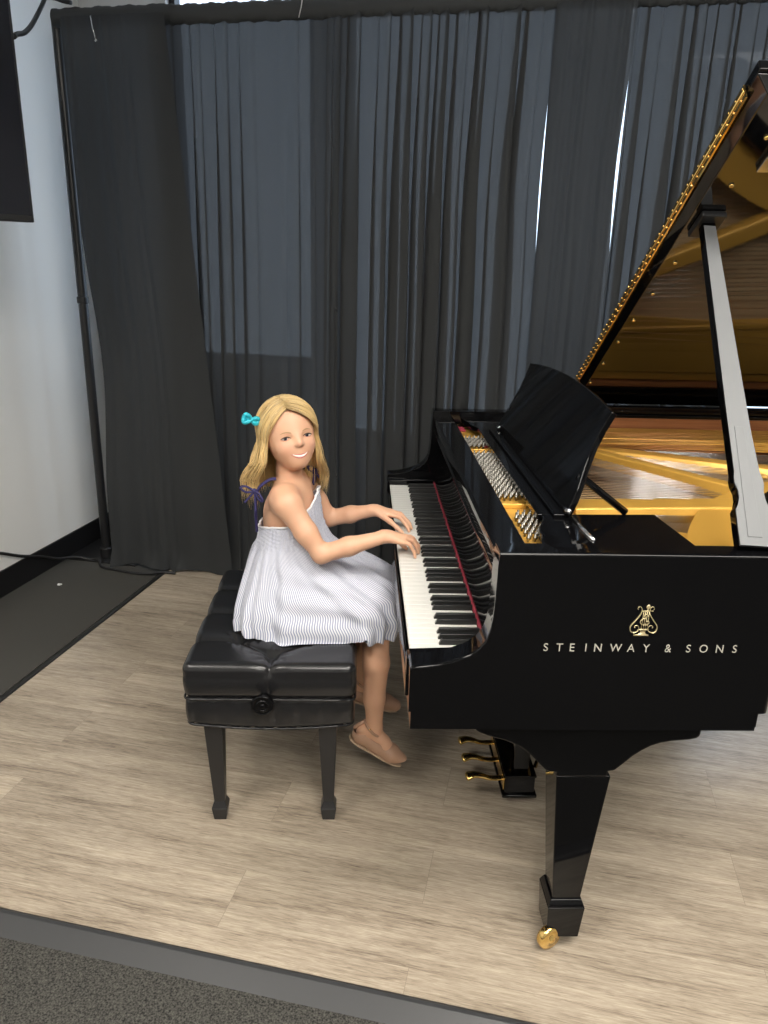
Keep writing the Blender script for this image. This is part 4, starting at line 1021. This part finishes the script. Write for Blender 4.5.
# ---- hair: cap and locks from a parting, falling to the shoulders
def hair_path(al, root, tend, lift, flare, n=22, ends=None):
    """al: azimuth from the face (deg, + her left); root: angle along the parting (deg, + toward forehead)"""
    a=math.radians(al); rt=math.radians(root)
    r0=v3(-.16,math.sin(rt),math.cos(rt)); r0/=np.linalg.norm(r0)          # parting a little to her right
    fwd=v3(0,1,0); e=v3(math.sin(a),math.cos(a),-.30); e/=np.linalg.norm(e)
    R_=np.array([.0715,.0870,.0765])+lift; cen=v3(0,-.008,.014)
    om=math.acos(np.clip(r0@e,-1,1)); pts=[]
    for i in range(n):
        t=i/(n-1)
        if t<.5:
            k=t/.5; d=(math.sin((1-k)*om)*r0+math.sin(k*om)*e)/math.sin(om); p=cen+R_*d
            pts.append(H(*p))
        else:
            k=(t-.5)/.5; p0=H(*(cen+R_*e)); zend=tend
            out_=p0-HC; out_[2]=0; out_/=np.linalg.norm(out_)+1e-9
            p=p0.copy(); p[2]=p0[2]+(zend-p0[2])*k; p=p+out_*((flare+(.013 if -175<al<-85 else 0.))*math.sin(k*math.pi*.55)-.012*k*k)
            pts.append(p)
    return pts
def adjust(p):
    # her hair lies behind the near shoulder and clears the shoulders and back
    if p[2]<.955:
        k=(.955-p[2])/.06; k=min(k,1)
        c=v3(-.318,.75,p[2])
        # near shoulder (y small, x > -.37): push the hair back behind it
        if p[1]<.72 and p[0]<-.29:
            p=p+k*v3(-.030,.030,0)
        if p[0]>-.29 and p[1]<.80: p=p+k*v3(.012,.055,0)
    return p
def endz(al):
    a=abs(al)
    if al<0: return .868 if a<150 else .862
    return .872 if a<120 else .860
A0,A1=60,300; na=73; cap=[]
def AZ(i,n): return 66+(360-134)*i/(n-1)
mb=MB(); n=24
for i in range(na):
    az=AZ(i,na); al=az if az<=180 else az-360
    rt=np.interp(abs(al),[66,100,180],[40,18,-45])
    cap += [adjust(p) for p in hair_path(al,rt,endz(al)+.012*math.sin(i*1.7),.0035,.012,n)]
mb.add(cap,[(i*n+j,(i+1)*n+j,(i+1)*n+j+1,i*n+j+1) for i in range(na-1) for j in range(n-1)])
tc=[]; 
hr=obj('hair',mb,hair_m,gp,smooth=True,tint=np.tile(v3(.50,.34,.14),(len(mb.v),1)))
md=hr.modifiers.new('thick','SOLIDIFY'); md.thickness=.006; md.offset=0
mb=MB(); cols=[]
r=np.random.RandomState(5)
for i in range(760):
    az=66+228*(r.rand() if r.rand()>.25 else r.choice([r.rand()*.14,1-r.rand()*.14])); al=az if az<=180 else az-360
    rt=np.interp(abs(al),[66,100,180],[42,18,-45])+r.uniform(-9,9)
    pts=hair_path(al,rt,endz(al)+r.uniform(-.035,.030)-(.02 if r.rand()<.15 else 0),.0045+r.uniform(0,.0065),.012+r.uniform(-.006,.016),20)
    pts=[adjust(p) for p in pts]
    w1,w2=r.uniform(-1,1,2); fz=r.uniform(5,10)
    pts=[p+v3(w1*.0055*math.sin(k/19*fz),w2*.0055*math.cos(k/19*fz),0)*(k/19)**1.2*1.5 for k,p in enumerate(pts)]
    rad=r.uniform(.0009,.0022); n0=len(mb.v)
    mb.tube(pts,[rad*(.7+.3*math.sin(math.pi*min(1,k/12)))*(1 if k<14 else max(.12,1-(k-14)/5.5)) for k in range(20)],5)
    sh=r.uniform(.70,1.22); wm=r.uniform(-.02,.02)
    for k in range(20):
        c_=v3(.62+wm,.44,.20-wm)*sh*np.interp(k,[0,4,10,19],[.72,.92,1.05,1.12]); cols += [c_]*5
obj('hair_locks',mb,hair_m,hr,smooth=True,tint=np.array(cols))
# hair bow
B0=H(-.0715,-.012,.046)+v3(-.014,-.028,.004)
bx=v3(-.85,-.4,.30); bx/=np.linalg.norm(bx)
mb=MB(); fa=v3(0,-1,0.1); upb=np.cross(bx,fa); upb/=np.linalg.norm(upb)
for s,sc1 in ((1,.88),(-1,.62)):
    pts=[B0+s*bx*a*sc1+upb*c_*sc1+fa*d_ for a,c_,d_ in ((.002,0,0),(.012,.010,.004),(.023,.012,.002),(.027,0,-.001),(.023,-.012,.002),(.012,-.010,.004),(.002,0,0))]
    c_=catmull(pts,4); mb.tube(c_,.0055,8)
    mb.sphere(B0+s*bx*.015*sc1,(.010*sc1,.004,.009*sc1),12,8)
bw=obj('hair_bow',mb,bow_m,gp,smooth=True)
mb=MB(); mb.sphere(B0+fa*.004,(.0055,.005,.006),12,8); obj('bow_knot',mb,bow_m,bw,smooth=True)

# ================================================================== DAYLIGHT, CAMERA, VIEW
wd=bpy.data.worlds.new('sky'); sc.world=wd; wd.use_nodes=True
bg=wd.node_tree.nodes['Background']; bg.inputs['Color'].default_value=(.86,.925,1.0,1); bg.inputs['Strength'].default_value=1.5
F_PX=760.7552; pitch,roll,yaw=.3174,-.0264,.0349; CP=(-.1254,-1.2712,1.4696)
cy_,sy_=math.cos(yaw),math.sin(yaw)
fw=Vector((sy_*math.cos(pitch),cy_*math.cos(pitch),-math.sin(pitch))); rt=Vector((cy_,-sy_,0)); dn=fw.cross(rt)
c_,s_=math.cos(roll),math.sin(roll); r2=c_*rt+s_*dn; d2=-s_*rt+c_*dn
Rz=Matrix.Rotation(TH,3,'Z'); R=Matrix((r2,-d2,-fw)).transposed(); R=Rz@R
cam=bpy.data.cameras.new('camera'); co=bpy.data.objects.new('camera',cam); COL.objects.link(co)
co.matrix_world=Matrix.Translation(P2R(CP))@R.to_4x4()
cam.sensor_fit='VERTICAL'; cam.sensor_height=36.; cam.lens=36.*F_PX/1024; cam.clip_start=.05
sc.camera=co
sc.view_settings.view_transform='Standard'; sc.view_settings.look='None'; sc.view_settings.gamma=1.; sc.view_settings.use_curve_mapping=False
sc.view_settings.exposure=1.
sc.cycles.max_bounces=8; sc.cycles.diffuse_bounces=4; sc.cycles.glossy_bounces=5; sc.cycles.transparent_max_bounces=12
sc.cycles.sample_clamp_indirect=6.; sc.cycles.caustics_reflective=False; sc.cycles.caustics_refractive=False
